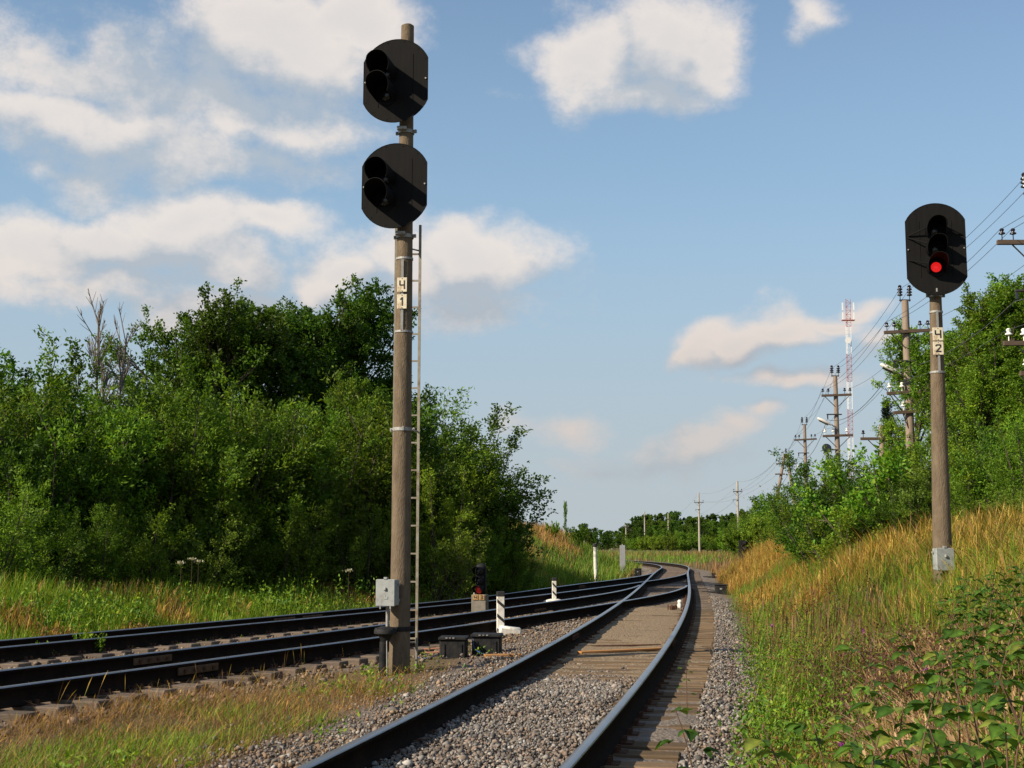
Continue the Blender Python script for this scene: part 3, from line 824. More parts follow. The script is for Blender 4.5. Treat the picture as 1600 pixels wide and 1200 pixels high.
def signal_head(parent, loc, yaw, w, h, sag, lens_z, lit, hood_r, hood_l, hood_x=0.0, struts=None, cut=0.5, tilt=0.0):
    o = MB().prism(plate_outline(w, h, sag), .006).build('backplate', signal_black, parent, loc, (tilt, 0, yaw))
    # rolled rim
    pts = plate_outline(w, h, sag); pts3 = [(x, 0.003, z) for x, z in pts]; pts3.append(pts3[0])
    MB().tube(pts3, .007, 6, cap=False).build('rim', signal_black, o)
    # ribs pressed into the sheet
    for x in (-.27 * w, .27 * w):
        MB().box((x, -.003, 0), (.012, .006, h * .62), bev=.002).build('rib', signal_black, o)
    # housing behind
    zt, zb = max(lens_z) + .17, min(lens_z) - .17
    MB().box((hood_x, .115, (zt + zb) / 2), (.30, .21, zt - zb), bev=.03).build('housing', hood_black, o)
    hm = hood_mesh(hood_r, hood_l, cut=cut).mesh('hood', hood_black, True)
    for i, z in enumerate(lens_z):
        k = link('hood', hm, o, (hood_x, -.004, z), (R(-3), 0, 0))
        lm = MB(); lm.lathe([(hood_r * .985, 0), (hood_r * .985, .012), (hood_r * .66, .014), (hood_r * .63, .006)], 24, Matrix.Rotation(R(90), 4, 'X'))
        lm.build('lens_ring', hood_black, o, (hood_x, -.002, z), smooth=True)
        gl = MB(); gl.lathe([(hood_r * .54, .0), (hood_r * .52, .012), (hood_r * .40, .024), (hood_r * .22, .032), (.004, .035)], 24, Matrix.Rotation(R(90), 4, 'X'))
        gl.build('lens', lit if (lit and i == len(lens_z) - 1) else lens_dark, o, (hood_x, -.002, z), smooth=True)
    for s in (-1, 1): MB().lathe([(.012, 0), (.012, .012)], 6, Matrix.Rotation(R(90), 4, 'X')).build('bolt', galv, o, (s * (w / 2 - .025), -.004, 0))
    for a_ in range(10):        # rivets round the edge of the sheet
        x_, z_ = plate_outline(w * .93, h * .955, sag * .95)[int(a_ * 3.8) % 38]
        MB().lathe([(.009, 0), (.007, .005)], 6, Matrix.Rotation(R(90), 4, 'X')).build('rivet', signal_black, o, (x_, -.001, z_))
    for st in (struts or []):
        MB().tube([st[0], st[1]], .011, 6).build('stay', signal_black, o)
    return o
def junction_box(parent, loc, w, h, dep, yaw):
    o = MB().box((0, 0, 0), (w * .95, dep, h * .96), bev=.012).build('junction_box', box_grey, parent, loc, (0, 0, yaw))
    d = MB().box((0, 0, 0), (w, .022, h), bev=.009).build('door', box_grey, o, (0, -dep / 2 - .012, 0))
    mb = MB(); mb.box((0, -dep / 2 - .036, h * .14), (.040, .026, .046), bev=.010); mb.box((0, -dep / 2 - .034, h * .175), (.028, .02, .03), bev=.008)
    mb.build('lock', galv, o)
    mb = MB(); mb.box((w * .04, -dep / 2 - .026, -h * .19), (.052, .006, .03), bev=.002); mb.box((-w * .02, -dep / 2 - .025, -h * .16), (.02, .006, .05), bev=.002); mb.build('embossed_mark', box_grey, o)
    mb = MB(); mb.box((.0, -dep / 2, h / 2 + .012), (.045, .06, .03), bev=.004); mb.build('hasp', galv, o)
    for s in (-1, 1): MB().box((s * w * .26, -dep / 2 - .01, -h / 2 - .014), (.018, .02, .04), bev=.003).build('hinge', galv, o)
    for s in (-1, 1): MB().box((s * (w / 2 + .005), dep * .1, h * .30), (.04, .03, .028), bev=.004).build('lug', galv, o)
    return o

def left_signal():
    b = on_plane(624, 1046, -0.06); Y = b[1]; bx, by = float(b[0]), float(b[1]); gz = H(bx, by)
    t = empty('railway_signal', (bx, by, gz)); tag(t, 'tall signal on concrete mast with two black heads, ladder and plates reading Ч 1', 'signal')
    top = at(637, 41, Y); Hh = top.z - gz
    leanx = top.x - bx
    def cx(z): return leanx * z / Hh
    def zpix(y): return at(630, y, Y).z - gz
    r0, r1 = .138, .088
    rr = lambda z: r0 + (r1 - r0) * z / Hh
    MB().tube([(cx(z), 0, z) for z in (-.6, 0, Hh * .33, Hh * .66, Hh)], [rr(z) for z in (-.6, 0, Hh * .33, Hh * .66, Hh)], 28).build('mast', concrete, t, smooth=True)
    MB().tube([(cx(Hh), 0, Hh - .005), (cx(Hh) + .0, 0, Hh + .02)], [r1 * .8, r1 * .7], 14).build('cap', concrete_grey, t)
    yaw = R(-12)
    for (px, py, k) in ((618, 126, 0), (616, 290, 1)):
        c = at(px, py, Y - .24); 
        signal_head(t, (c.x - bx, -.24, c.z - gz), yaw, .905, 1.165, .29, (.10, -.19), None, .158, .46, -.13, cut=.22)
        # brackets from the mast to the back of the plate
        for dz in (.30, -.30):
            z = c.z - gz + dz
            MB().box((cx(z) - .07, -.10, z), (.16, .24, .05), bev=.006).build('bracket', iron_black, t)
            ring(t, z, rr(z), iron_black, .05, 'bracket_band', False)
    for py in (207, 370):
        z = zpix(py); ring(t, z, rr(z) + .004, galv, .05, 'clamp_band', True, R(-20))
        MB().box((cx(z) - .05, -rr(z) - .04, z + .015), (.13, .08, .05), bev=.008).build('clamp_lug', galv, t)
    for py in (405, 519): 
        z = zpix(py); o = ring(t, z, rr(z), galv, .028, 'clamp_band', False); o.location.x = cx(z)
    for ob in t.children:
        if ob.name.startswith(('clamp_band', 'bracket_band')): ob.location.x = cx(ob.location.z)
    # plate strip and number plates
    za, zb = zpix(408), zpix(519)
    fx = lambda z: cx(z) - .018
    fy = lambda z: -rr(z) - .012
    MB().box((fx((za + zb) / 2), fy(zb) + .004, (za + zb) / 2), (.035, .006, za - zb)).build('plate_strip', galv, t)
    for ch, py in (('Ч', 448), ('1', 474)):
        z = zpix(py); number_plate(t, ch, (fx(z), fy(z) - .012, z), .133, .196, plate_cream, R(-8))
    z = zpix(671); o = ring(t, z, rr(z), galv, .045, 'clamp_band', True, R(-15)); o.location.x = cx(z)
    MB().box((cx(z) + .02, -rr(z) - .02, z), (.03, .04, .06), bev=.005).build('clamp_bolt', galv, t)
    # ladder behind, its right stringer showing beside the mast
    ly = .30
    lt = at(651, 352, Y + ly); lb = at(650.5, 1042, Y + ly)
    x1, x0 = lb.x - bx, lb.x - bx - .33
    z0, z1 = -.1, lt.z - gz
    lad = MB().box(((x1), ly, (z0 + z1) / 2), (.035, .05, z1 - z0)).build('ladder', ladder_paint, t)
    MB().box((x0, ly, (z0 + z1) / 2), (.035, .05, z1 - z0)).build('stringer', ladder_paint, lad)
    zz = zpix(1000); 
    while zz < z1 - .1:
        MB().box(((x0 + x1) / 2, ly - .004, zz), (.33, .024, .022)).build('rung', ladder_paint, lad); zz += .372
    for py in (384, 671, 1006):
        z = zpix(py)
        if py > 600 and py < 1000: MB().tube([(x1 - .01, ly, z), (x1 - .06, rr(z), z), (cx(z) + rr(z), 0, z)], .011, 6).build('ladder_stay', galv, t)
        else: MB().tube([(x1 - .01, ly, z), (cx(z), rr(z), z)], .011, 6).build('ladder_stay', galv, t)
    # junction box on the near left of the mast
    c = at(606, 926, Y - .26); junction_box(t, (c.x - bx, -.235, c.z - gz), .262, .345, .17, R(-14))
    z = c.z - gz
    for dz in (-.1, .1): MB().box((-.07, -.12, z + dz), (.16, .16, .03)).build('box_bracket', galv, t)
    # conduit, cable head with its flange and standpipe
    ch_ = at(601, 984, Y - .22); hx, hz = ch_.x - bx, ch_.z - gz
    MB().tube([(hx + .035, -.235, z - .18), (hx + .035, -.235, hz + .03)], .022, 10).build('conduit', galv, t, smooth=True)
    hd = MB(); M = Matrix.Translation((hx + .01, -.23, hz))
    hd.lathe([(.05, -.17), (.075, -.10), (.10, -.06), (.145, -.045), (.145, .0), (.13, .02), (.05, .045)], 20, M)
    head = hd.build('cable_head', iron_black, t, smooth=True)
    for k in range(8):
        a = k * math.pi / 4; MB().box((hx + .01 + .125 * math.cos(a), -.23 + .125 * math.sin(a), hz + .012), (.022, .022, .03)).build('flange_bolt', iron_black, head)
    MB().tube([(hx - .01, -.23, hz - .15), (hx - .015, -.23, -.2)], [.052, .058], 12).build('standpipe', iron_black, t, smooth=True)
    MB().tube([(hx + .035, -.28, hz - .12), (hx + .045, -.285, -.1)], .009, 6).build('earth_wire', galv, t)
    ring(t, hz + .0, rr(hz), iron_black, .06, 'cable_head_band', True)
    return t
left_signal()

def right_signal():
    Y = 18.7; c0 = at(1474, 918, Y); bx = c0.x; gz = H(bx, Y)
    t = empty('railway_signal', (bx, Y, gz)); tag(t, 'signal on the right bank showing a red light over plates reading Ч 2', 'signal')
    top = at(1461.5, 455, Y); Hh = top.z - gz; leanx = top.x - bx
    cx = lambda z: leanx * (z - (c0.z - gz)) / (Hh - (c0.z - gz))
    zp = lambda y: at(1465, y, Y).z - gz
    rr = lambda z: .145 - .0135 * z
    zs = (-.8, 0, Hh * .5, Hh)
    MB().tube([(cx(z), 0, z) for z in zs], [rr(z) for z in zs], 28).build('mast', concrete, t, smooth=True)
    MB().box((cx(Hh), 0, Hh + .012), (.20, .20, .03), bev=.008).build('cap', galv, t)
    c = at(1462.5, 389, Y - .20)
    hz = c.z - gz
    st = [((-.40, -.006, .20), (-.15, -.10, .30)), ((-.40, -.006, .18), (-.14, -.14, .06)), ((-.39, -.006, -.16), (-.13, -.12, -.24)), ((.38, -.006, .20), (.14, -.10, .30))]
    signal_head(t, (c.x - bx, -.20, hz), R(-9), .845, 1.375, .257, (.27, -.005, -.275), lens_red, .142, .36, -.01, st, cut=.7)
    for z in (Hh - .06, zp(488), zp(520), zp(582)):
        o = ring(t, z, rr(z), galv, .03 if z < Hh - .1 else .07, 'clamp_band', z > Hh - .1); o.location.x = cx(z)
    MB().box((cx(Hh - .05), -.10, Hh - .02), (.12, .2, .07), bev=.01).build('bracket', galv, t)
    za, zb = zp(488), zp(582)
    MB().box((cx(za) - .02, -rr(zb) - .010, (za + zb) / 2), (.033, .006, za - zb)).build('plate_strip', galv, t)
    for ch, py in (('Ч', 524), ('2', 546)):
        z = zp(py); number_plate(t, ch, (cx(z) - .02, -rr(z) - .026, z), .15, .195, plate_cream, R(-4), gw=.5)
    b = at(1474, 874, Y - .26); z = b.z - gz
    junction_box(t, (b.x - bx, -.245, z), .265, .325, .15, R(4))
    for dz in (-.1, .1): MB().box((0, -.13, z + dz), (.2, .14, .03)).build('box_bracket', galv, t)
    MB().tube([(.01, -.2, z - .15), (.01, -.2, -.1)], .018, 8).build('conduit', galv, t, smooth=True)
    MB().lathe([(.10, -.02), (.155, 0), (.155, .03), (.10, .05)], 18).build('foot_collar', iron_black, t, (0, -.02, zp(918)), smooth=True)
right_signal()

def dwarf_signal():
    b = on_plane(750, 957, -.1); bx, by = b; gz = H(bx, by)
    t = empty('dwarf_signal', (bx, by, gz), R(-8)); tag(t, 'dwarf signal on a concrete block between tracks showing a dim red light, plates Ч 3', 'signal')
    MB().box((0, 0, .16), (.36, .40, .62), bev=.015).build('concrete_block', concrete_grey, t)
    for ch, x in (('Ч', -.075), ('3', .075)): number_plate(t, ch, (x, -.215, .405), .135, .13, plate_cream_shaded, gh=.66, gw=.5)
    hs = MB().box((.02, .02, .80), (.25, .22, .68), bev=.045).build('housing', hood_black, t)
    MB().tube([(0, 0, .46), (0, 0, .52)], .06, 10).build('neck', galv, t)
    hm = hood_mesh(.115, .22, cut=.6).mesh('hood', hood_black, True)
    for i, z in enumerate((1.03, .80, .58)):
        link('hood', hm, t, (-.01, -.09, z), (0, 0, R(-12)))
        gl = MB(); gl.lathe([(.09, 0), (.085, .02), (.05, .04), (.003, .05)], 18, Matrix.Rotation(R(90), 4, 'X'))
        gl.build('lens', lens_red_dim if i == 2 else lens_dark, t, (0, -.085, z))
    top = MB(); top.lathe([(.13, 0), (.13, .05), (.09, .10), (.02, .12)], 18); top.build('cap', iron_black, t, (.02, .02, 1.10), smooth=True)
    MB().tube([(-.13, -.1, .47), (-.13, -.1, .56)], .012, 6).build('pin', white_paint, t)
dwarf_signal()

def far_dwarf():
    Y = 60; c = at(1160, 876, Y); gz = H(c.x, Y)
    t = empty('dwarf_signal', (c.x, Y, gz), R(35)); tag(t, 'black dwarf signal seen from behind among dry grass on the right bank', 'signal')
    h = at(1160, 843, Y).z - gz
    MB().box((0, 0, (h - .6) / 2 - .1), (.20, .22, h - .3), bev=.02).build('post', iron_black, t)
    MB().box((0, 0, h - .34), (.26, .26, .62), bev=.04).build('housing', hood_black, t)
    hm = hood_mesh(.12, .26).mesh('hood', hood_black, True)
    for z in (h - .18, h - .44): link('hood', hm, t, (0, -.12, z))
far_dwarf()

# ------------------------------------------------------------------ trackside things
def fouling_post(px, pyt, pyb, label, w, base):
    b = on_plane(px, pyb, -.08); bx, by = b; gz = H(bx, by)
    t = empty('fouling_post', (bx, by, gz), R(6)); tag(t, label, 'post', 'striped fouling posts between the tracks')
    h = at(px, pyt, by).z - gz
    MB().box((0, 0, h / 2 - .15), (w, w, h + .3), bev=.008).build('post', white_paint, t)
    MB().box((0, 0, h + .032), (w + .006, w + .006, .095), bev=.008).build('post_top', ink, t)
    for k in range(3 if h > .5 else 3):
        z = h * (.93 - .36 * k)
        # band running diagonally across the front and round the right side
        vs = [(-w/2 - .0015, -w/2 - .0025, z), (w/2 + .0025, -w/2 - .0025, z - .12), (w/2 + .0025, -w/2 - .0025, z - .185), (-w/2 - .0015, -w/2 - .0025, z - .065)]
        vs2 = [(w/2 + .0025, w/2, z - .19), (w/2 + .0025, w/2, z - .235)]
        MB().add(vs + vs2, [(0, 3, 2, 1), (1, 2, 5, 4)]).build('stripe', ink, t)
    bm = MB()
    if base == 'mound': bm.lathe([(.40, -.05), (.36, .03), (.26, .085), (.12, .12), (.02, .125)], 14, Matrix.Scale(.75, 4, (0, 1, 0)))
    else: bm.box((.17, 0, .07), (.42, .30, .20), (0, R(8), 0), bev=.04)
    bm.build('white_base', white_paint, t, smooth=True)
fouling_post(782, 931, 992, 'taller black and white striped post behind the cable boxes', .135, 'block')
fouling_post(866, 907, 941, 'smaller striped post on a white mound between the two far tracks', .115, 'mound')

def cable_box(px, py, label, w=.42, h=.31):
    b = on_plane(px, py, -.08); bx, by = b; gz = H(bx, by)
    t = empty('cable_box', (bx, by, gz), R(-4)); tag(t, label, 'cable box', 'black trackside cable boxes')
    MB().box((0, 0, h / 2 - .05), (w * .92, .34, h + .02), bev=.02).build('body', iron_black, t)
    MB().box((0, 0, h - .025), (w, .40, .05), bev=.015).build('lid', iron_black, t)
    for x in (-.1, -.04, .02): MB().box((x * w * 2, -.205, h - .012), (.03, .012, .014)).build('lid_catch', galv, t)
    for s in (-1, 1): MB().box((s * w * .3, -.178, h * .4), (.03, .014, h * .55), bev=.003).build('rib', iron_black, t)
    return bx, by, gz
b1 = cable_box(709, 1026, 'left black iron cable box beside the signal mast')
b2 = cable_box(761, 1024, 'right black iron cable box in front of the striped post', .46)
def curve_cable(name, pts, r, m, label, cat='cable', group=None):
    P = np.array(pts, float); n = len(P); t = np.linspace(0, n - 1, n * 7)
    # Catmull-Rom through the points
    i = np.clip(t.astype(int), 0, n - 2); f = (t - i)[:, None]
    p0, p1, p2, p3 = P[np.clip(i - 1, 0, n - 1)], P[i], P[i + 1], P[np.clip(i + 2, 0, n - 1)]
    q = .5 * (2 * p1 + (p2 - p0) * f + (2 * p0 - 5 * p1 + 4 * p2 - p3) * f ** 2 + (3 * p1 - p0 - 3 * p2 + p3) * f ** 3)
    return tag(MB().tube([Vector(v) for v in q], r, 6).build(name, m, smooth=True), label, cat, group)
def gp(px, py, dz=.02, z=-.08):
    b = on_plane(px, py, z); return (b[0], b[1], H(b[0], b[1]) + dz)
curve_cable('cable', [(b2[0] - .2, b2[1] - .19, b2[2] + .24), (b2[0] - .17, b2[1] - .25, b2[2] + .10), gp(765, 1029), gp(790, 1031), gp(830, 1030), gp(848, 1026)], .009, cable_blue, 'blue cable drooping from the right cable box to the plank')
curve_cable('cable', [gp(645, 1022), gp(670, 1026), gp(690, 1024, .08), (b1[0] - .19, b1[1] - .15, b1[2] + .12)], .008, cable_blue, 'thin blue cable running from the ladder foot to the left cable box')
curve_cable('cable', [gp(630, 1011, .03), gp(655, 1011, .03), (b1[0] - .2, b1[1], b1[2] + .14)], .012, cable_brown, 'upper brown cable between the mast and the left cable box')
curve_cable('cable', [gp(630, 1017, .03), gp(655, 1017, .03), (b1[0] - .2, b1[1] - .08, b1[2] + .09)], .011, cable_brown, 'lower brown cable between the mast and the left cable box')

def plank(p0, p1, w, h, z, label):
    p0, p1 = Vector(p0), Vector(p1); d = p1 - p0; ang = math.atan2(d.y, d.x); c = (p0 + p1) / 2
    tag(MB().box((0, 0, 0), (d.length, w, h), bev=.004).build('plank', plank_orange, None, (c.x, c.y, z + h / 2), (0, 0, ang)), label, 'plank', 'orange boards laid across the track')
a, b = on_plane(757, 1023, 0), on_plane(868, 1021, 0)
plank((a[0], a[1], 0), (b[0], b[1], 0), .13, .04, -.035, 'orange board lying between the cable box and the left rail')
a, b = on_plane(905, 1019, 0), on_plane(1034, 1013, 0)
plank((a[0], a[1], 0), (b[0], b[1], 0), .13, .030, -.018, 'orange board lying across the sleepers between the near rails')
a, b = on_plane(905, 1010, 0), on_plane(1032, 1007.5, 0)
tag(MB().tube([(a[0], a[1], -.002), (b[0], b[1], -.002)], .016, 8).build('dark_rod', rust), 'thin dark brown rod across the sleepers just behind the orange board', 'rod')  # thin dark line along the far edge of the board, drawn as a rod

def white_post():
    b = on_plane(932.5, 910, -.05); bx, by = b; gz = H(bx, by)
    t = empty('marker_post', (bx, by, gz), 0); tag(t, 'tall white painted post with a dark cap beside the far track', 'post')
    h = at(932, 854, by).z - gz
    MB().tube([(.0, 0, -.2), (-.05, 0, h * .5), (-.06, 0, h)], [.09, .082, .078], 12).build('post', white_paint, t, smooth=True)
    MB().tube([(-.06, 0, h), (-.06, 0, h + .12)], [.115, .105], 12).build('cap', ink, t)
white_post()
def grey_post():
    b = on_plane(973, 898, -.05); bx, by = b; gz = H(bx, by)
    t = empty('marker_board', (bx, by, gz), R(-5)); tag(t, 'flat grey metal marker board standing beyond the white post', 'sign')
    h = at(973, 852, by).z - gz
    MB().box((0, 0, h * .54), (.29, .03, h * .92), bev=.006).build('board', grey_panel, t)
    MB().tube([(0, .03, -.2), (0, .03, h + .06)], .03, 8).build('post', galv, t)
    for z in (.3, .8): MB().box((0, .02, h * z), (.2, .03, .04)).build('clip', galv, t)
grey_post()
def switch_box(px, py, w, h, label, dep=.4):
    b = on_plane(px, py, -.08); bx, by = b; gz = H(bx, by)
    t = empty('switch_machine', (bx, by, gz), R(-10)); tag(t, label, 'switch machine', 'dark switch machines beside the points')
    MB().box((0, 0, h / 2 - .05), (w, dep, h + .1), bev=.03).build('housing', iron_black, t)
    MB().box((0, 0, h + .01), (w + .04, dep + .04, .035), bev=.012).build('lid', iron_black, t)
    MB().box((-w * .9, -.05, .06), (w * 1.3, .10, .07), bev=.01).build('drive_arm', iron_black, t)
    MB().box((0, -dep / 2 - .012, h * .6), (.08, .025, .05), bev=.006).build('lock', galv, t)
switch_box(1127, 927, .42, .30, 'larger dark switch machine right of the nearest points')
switch_box(1119, 902, .42, .22, 'smaller dark switch machine beyond the nearest points')
switch_box(1131, 901, .36, .18, 'dark low switch machine half hidden in brown grass')
switch_box(997, 898, .34, .38, 'dark switch box left of the far curve behind the grey board')
switch_box(536, 949, .20, .22, 'small dark trackside box behind the farthest track by the verge')

# a broken casting and bolts lying by the right rail of the points
def casting():
    b = on_plane(1059, 951, .02); t = empty('rail_anchor', (b[0], b[1], .0)); tag(t, 'small pale casting with bolts against the near right rail', 'casting')
    mb = MB(); mb.lathe([(.05, 0), (.06, .08), (.045, .12), (.06, .16), (.03, .20)], 10); mb.build('cap', white_paint, t, (.05, 0, .03), smooth=True)
    MB().box((-.12, -.1, .05), (.16, .12, .10), (0, 0, .3), bev=.02).build('base', rust, t)
    for k in range(3): MB().tube([(-.25 + .09 * k, -.14, .0), (-.25 + .09 * k, -.14, .12)], .014, 6).build('bolt', rust, t)
casting()

# ------------------------------------------------------------------ overhead line poles
def ins_mesh(m, s=1.0, stack=1):
    mb = MB(); prof = [(.010, -.13), (.010, 0)]
    z = 0
    for k in range(stack):
        prof += [(.030, z), (.062, z + .012), (.060, z + .03), (.030, z + .05), (.028, z + .06)]; z += .065
    prof += [(.04, z + .01), (.042, z + .035), (.022, z + .055)]
    mb.lathe([(r * s, q * s) for r, q in prof], 10)
    return mb.mesh('insulator', m, True)
INS_D, INS_D3, INS_W = ins_mesh(ins_dark, 1.15), ins_mesh(ins_dark, 1.35, 3), ins_mesh(ins_white, 1.25)
WIRES = {}
POLE_GROUP = 'overhead line poles along the right bank'
def line_pole(px, ptop, Y, label, arms, r=.105, topins=True, lamp=None, yaw=0.0, pm=None, ybase=None, horn=None):
    tp = at(px, ptop, Y); gz = H(tp.x, Y)
    t = empty('line_pole', (tp.x, Y, gz), yaw); tag(t, label, 'utility pole', POLE_GROUP)
    h = tp.z - gz
    MB().tube([(0, 0, -.8), (0, 0, h * .5), (0, 0, h)], [r * 1.25, r * 1.08, r * .86], 14).build('pole', pm or pole_wood, t, smooth=True)
    rel = lambda y: at(px, y, Y).z - gz
    def reg(key, x, z):
        c, s = math.cos(yaw), math.sin(yaw)
        WIRES.setdefault(key, []).append((tp.x + x * c, Y + x * s - .0, gz + z))
    if topins:
        MB().box((0, 0, h + .02), (.34, .05, .04)).build('top_bracket', arm_steel, t)
        for s in (-1, 1):
            link('insulator', INS_D3, t, (s * .145, 0, h + .15)); reg(('top', s), s * .145, h + .37)
    for (py, hw, kind, tilt, xs) in arms:
        z = rel(py)
        mt = arm_wood if kind != 'steel' else arm_steel
        th = .10 if kind != 'steel' else .05
        x0, x1 = (-hw, hw) if not isinstance(hw, tuple) else hw
        Ma = (0, tilt, 0)
        MB().box(((x0 + x1) / 2, -r - .03, z - tilt * (x0 + x1) / 2), (x1 - x0, .09, th), Ma, bev=.006).build('crossarm', mt, t)
        for x in xs:
            link('insulator', INS_D if kind == 'dark' else INS_W, t, (x, -r - .03, z - tilt * x + th / 2 + .12)); reg((kind, round(x, 1)), x, z + .30)
        if kind != 'steel':
            for s in (-1, 1):
                xb = s * min(abs(x0), abs(x1), .55)
                MB().tube([(xb * .95, -r - .02, z - .05), (s * r * .6, -r + .02, z - .50)], .017, 5).build('brace', arm_steel, t)
        else:
            MB().tube([(x0 + .04, -r - .03, z), (x0 + .04, -r - .03, z - .20)], .03, 8).build('hanging_insulator', ins_dark, t); reg(('steel', 0), x0 + .04, z - .22)
    if lamp is not None:
        z = rel(lamp)
        ar = MB().tube([(0, -r, z - .22), (-.25, -r - .1, z - .05), (-.42, -r - .15, z + .03)], .026, 8).build('lamp_arm', pole_concrete, t, smooth=True)
        M = Matrix.Translation((-.62, -r - .2, z + .10)) @ Matrix.Rotation(R(27), 4, 'Y') @ Matrix.Scale(.62, 4, (0, 0, 1)) @ Matrix.Rotation(R(90), 4, 'Y')
        lm = MB(); lm.lathe([(.02, -.34), (.08, -.30), (.125, -.12), (.12, .10), (.07, .26), (.05, .34)], 14, M)
        lm.build('lamp_head', lamp_white, t, smooth=True)
        b2_ = MB(); b2_.box((0, 0, 0), (.42, .16, .03), (0, R(27), 0)); b2_.build('lamp_glass', lens_dark, t, (-.66, -r - .2, z + .045))
    if horn is not None:
        z = rel(horn)
        M = Matrix.Translation((-.58, -.3, z)) @ Matrix.Rotation(R(75), 4, 'X')
        hb = MB(); hb.lathe([(.05, -.25), (.06, -.1), (.10, 0), (.20, .14), (.21, .16)], 16, M); hb.build('loudspeaker', ins_dark, t, smooth=True)
        MB().box((-.3, -.1, z), (.56, .05, .05)).build('speaker_arm', arm_steel, t)
    return t
# nearest pole stands just outside the right edge; its arms reach into view
line_pole(1612, 304, 27.0, 'nearest line pole at the right edge, only arm ends and insulators showing', [(381, .85, 'dark', 0, (-.74, -.50, .50, .74)), (455, (-.52, .1), 'steel', R(-2), ()), (538, .82, 'white', 0, (-.70, -.38, .38, .70)), (585, .50, 'low', 0, (-.36, .36))])
line_pole(1414, 470, 38.6, 'line pole with street lamp behind the red signal', [(519, .72, 'dark', R(-3), (-.63, -.40, .38, .62)), (565, (-.48, .2), 'steel', R(-1), ()), (614, .70, 'white', R(-3), (-.62, -.24, .3, .64)), (644, (-.52, .25), 'low', R(-4), (-.22,))], lamp=584, r=.12)
line_pole(1305, 588, 56.0, 'line pole with street lamp and loudspeaker left of the radio mast', [(618, .66, 'dark', R(-2), (-.60, -.36, .36, .60)), (648, (-.46, .2), 'steel', 0, ()), (681, .66, 'white', R(-2), (-.56, -.2, .4))], lamp=663, horn=703)
line_pole(1257, 664, 79.0, 'slim line pole with two stacked crossarms beside the A-frame pole', [(687, .70, 'dark', R(-3), (-.6, -.38, .38, .6)), (708, (-.48, .2), 'steel', 0, ()), (735, (-.66, .2), 'white', 0, (-.5,))])
line_pole(1377, 664, 46.0, 'line pole hidden by bushes with one bare crossarm showing beside the spruce', [(686, .80, 'dark', 0, (-.7,))], topins=False)
def aframe():
    Y = 104; ta = at(1228, 710, Y); gz = H(ta.x, Y)
    t = empty('line_pole', (ta.x, Y, gz)); tag(t, 'A-frame line pole of two leaning posts rising over the bushes', 'utility pole', POLE_GROUP)
    h = ta.z - gz
    f = at(1212, 790, Y); fl = f.x - ta.x; zf = f.z - gz
    g = at(1236, 752, Y); gr = g.x - ta.x; zg = g.z - gz
    MB().tube([(-.10, 0, h), (-.10 + (fl + .1) * (h + 1) / (h - zf), 0, -1)], [.11, .15], 10).build('post', pole_wood, t, smooth=True)
    MB().tube([(.10, 0, h), (.10 + (gr - .1) * (h + 1) / (h - zg), 0, -1)], [.11, .15], 10).build('post', pole_wood, t, smooth=True)
    MB().box((0, -.05, h - .12), (.40, .25, .34)).build('head_block', rust, t)
    link('insulator', INS_D3, t, (0, 0, h + .15)); WIRES.setdefault(('top', -1), []).append((ta.x, Y, gz + h + .4)); WIRES.setdefault(('top', 1), []).append((ta.x + .05, Y, gz + h + .4))
    for py, x0, x1, xs in ((725, -.85, .8, (-.62, .66)), (741, -.95, -.15, ()), (762, -1.0, -.5, (-.85,))):
        z = at(1228, py, Y).z - gz
        MB().box(((x0 + x1) / 2, -.15, z), (x1 - x0, .09, .10)).build('crossarm', arm_wood, t)
        for x in xs:
            link('insulator', INS_D, t, (x, -.15, z + .17))
            if py == 725: WIRES.setdefault(('dark', -.6 if x < 0 else .6), []).append((ta.x + x, Y, gz + z + .3))
aframe()
FAR = [(1152, 752, 150, 'far line pole with one crossarm above the hedge', [(768, .55, 'dark', 0, (-.45, .45)), (781, (-.6, .1), 'steel', 0, ())]),
       (1091.5, 770, 183, 'lone line pole standing clear on brown grass past the far curve', [(785, .70, 'dark', 0, (-.6, .6)), (796, (-.5, .2), 'steel', 0, ())]),
       (1044, 802, 250, 'thin far line pole against the wood left of the lone pole', [(811, .6, 'dark', 0, (-.5, .5)), (822, .4, 'low', 0, ())]),
       (1007, 799, 262, 'pale far line pole with no arms in front of the wood', [(806, .35, 'dark', 0, ())]),
       (1018, 817, 300, 'short far line pole just right of the pale armless one', [(818, .5, 'dark', 0, ())]),
       (978, 820, 270, 'dark topped far line pole rising above the grey board', [(823, .6, 'dark', 0, (-.5, .5))]),
       (956, 834, 320, 'tiny far line pole between the white post and grey board', [(837, .3, 'dark', 0, ())]),
       (939.5, 834, 330, 'tiny leftmost far line pole just above the white post', [(838, .5, 'dark', 0, ())])]
for (px, py, Y, lab, arms) in FAR:
    line_pole(px, py, Y, lab, arms, r=.125, topins=False, pm=pole_concrete)
    tp = at(px, py, Y); 
    if Y < 260:
        WIRES.setdefault(('top', -1), []).append(tuple(tp)); WIRES.setdefault(('top', 1), []).append(tuple(tp))
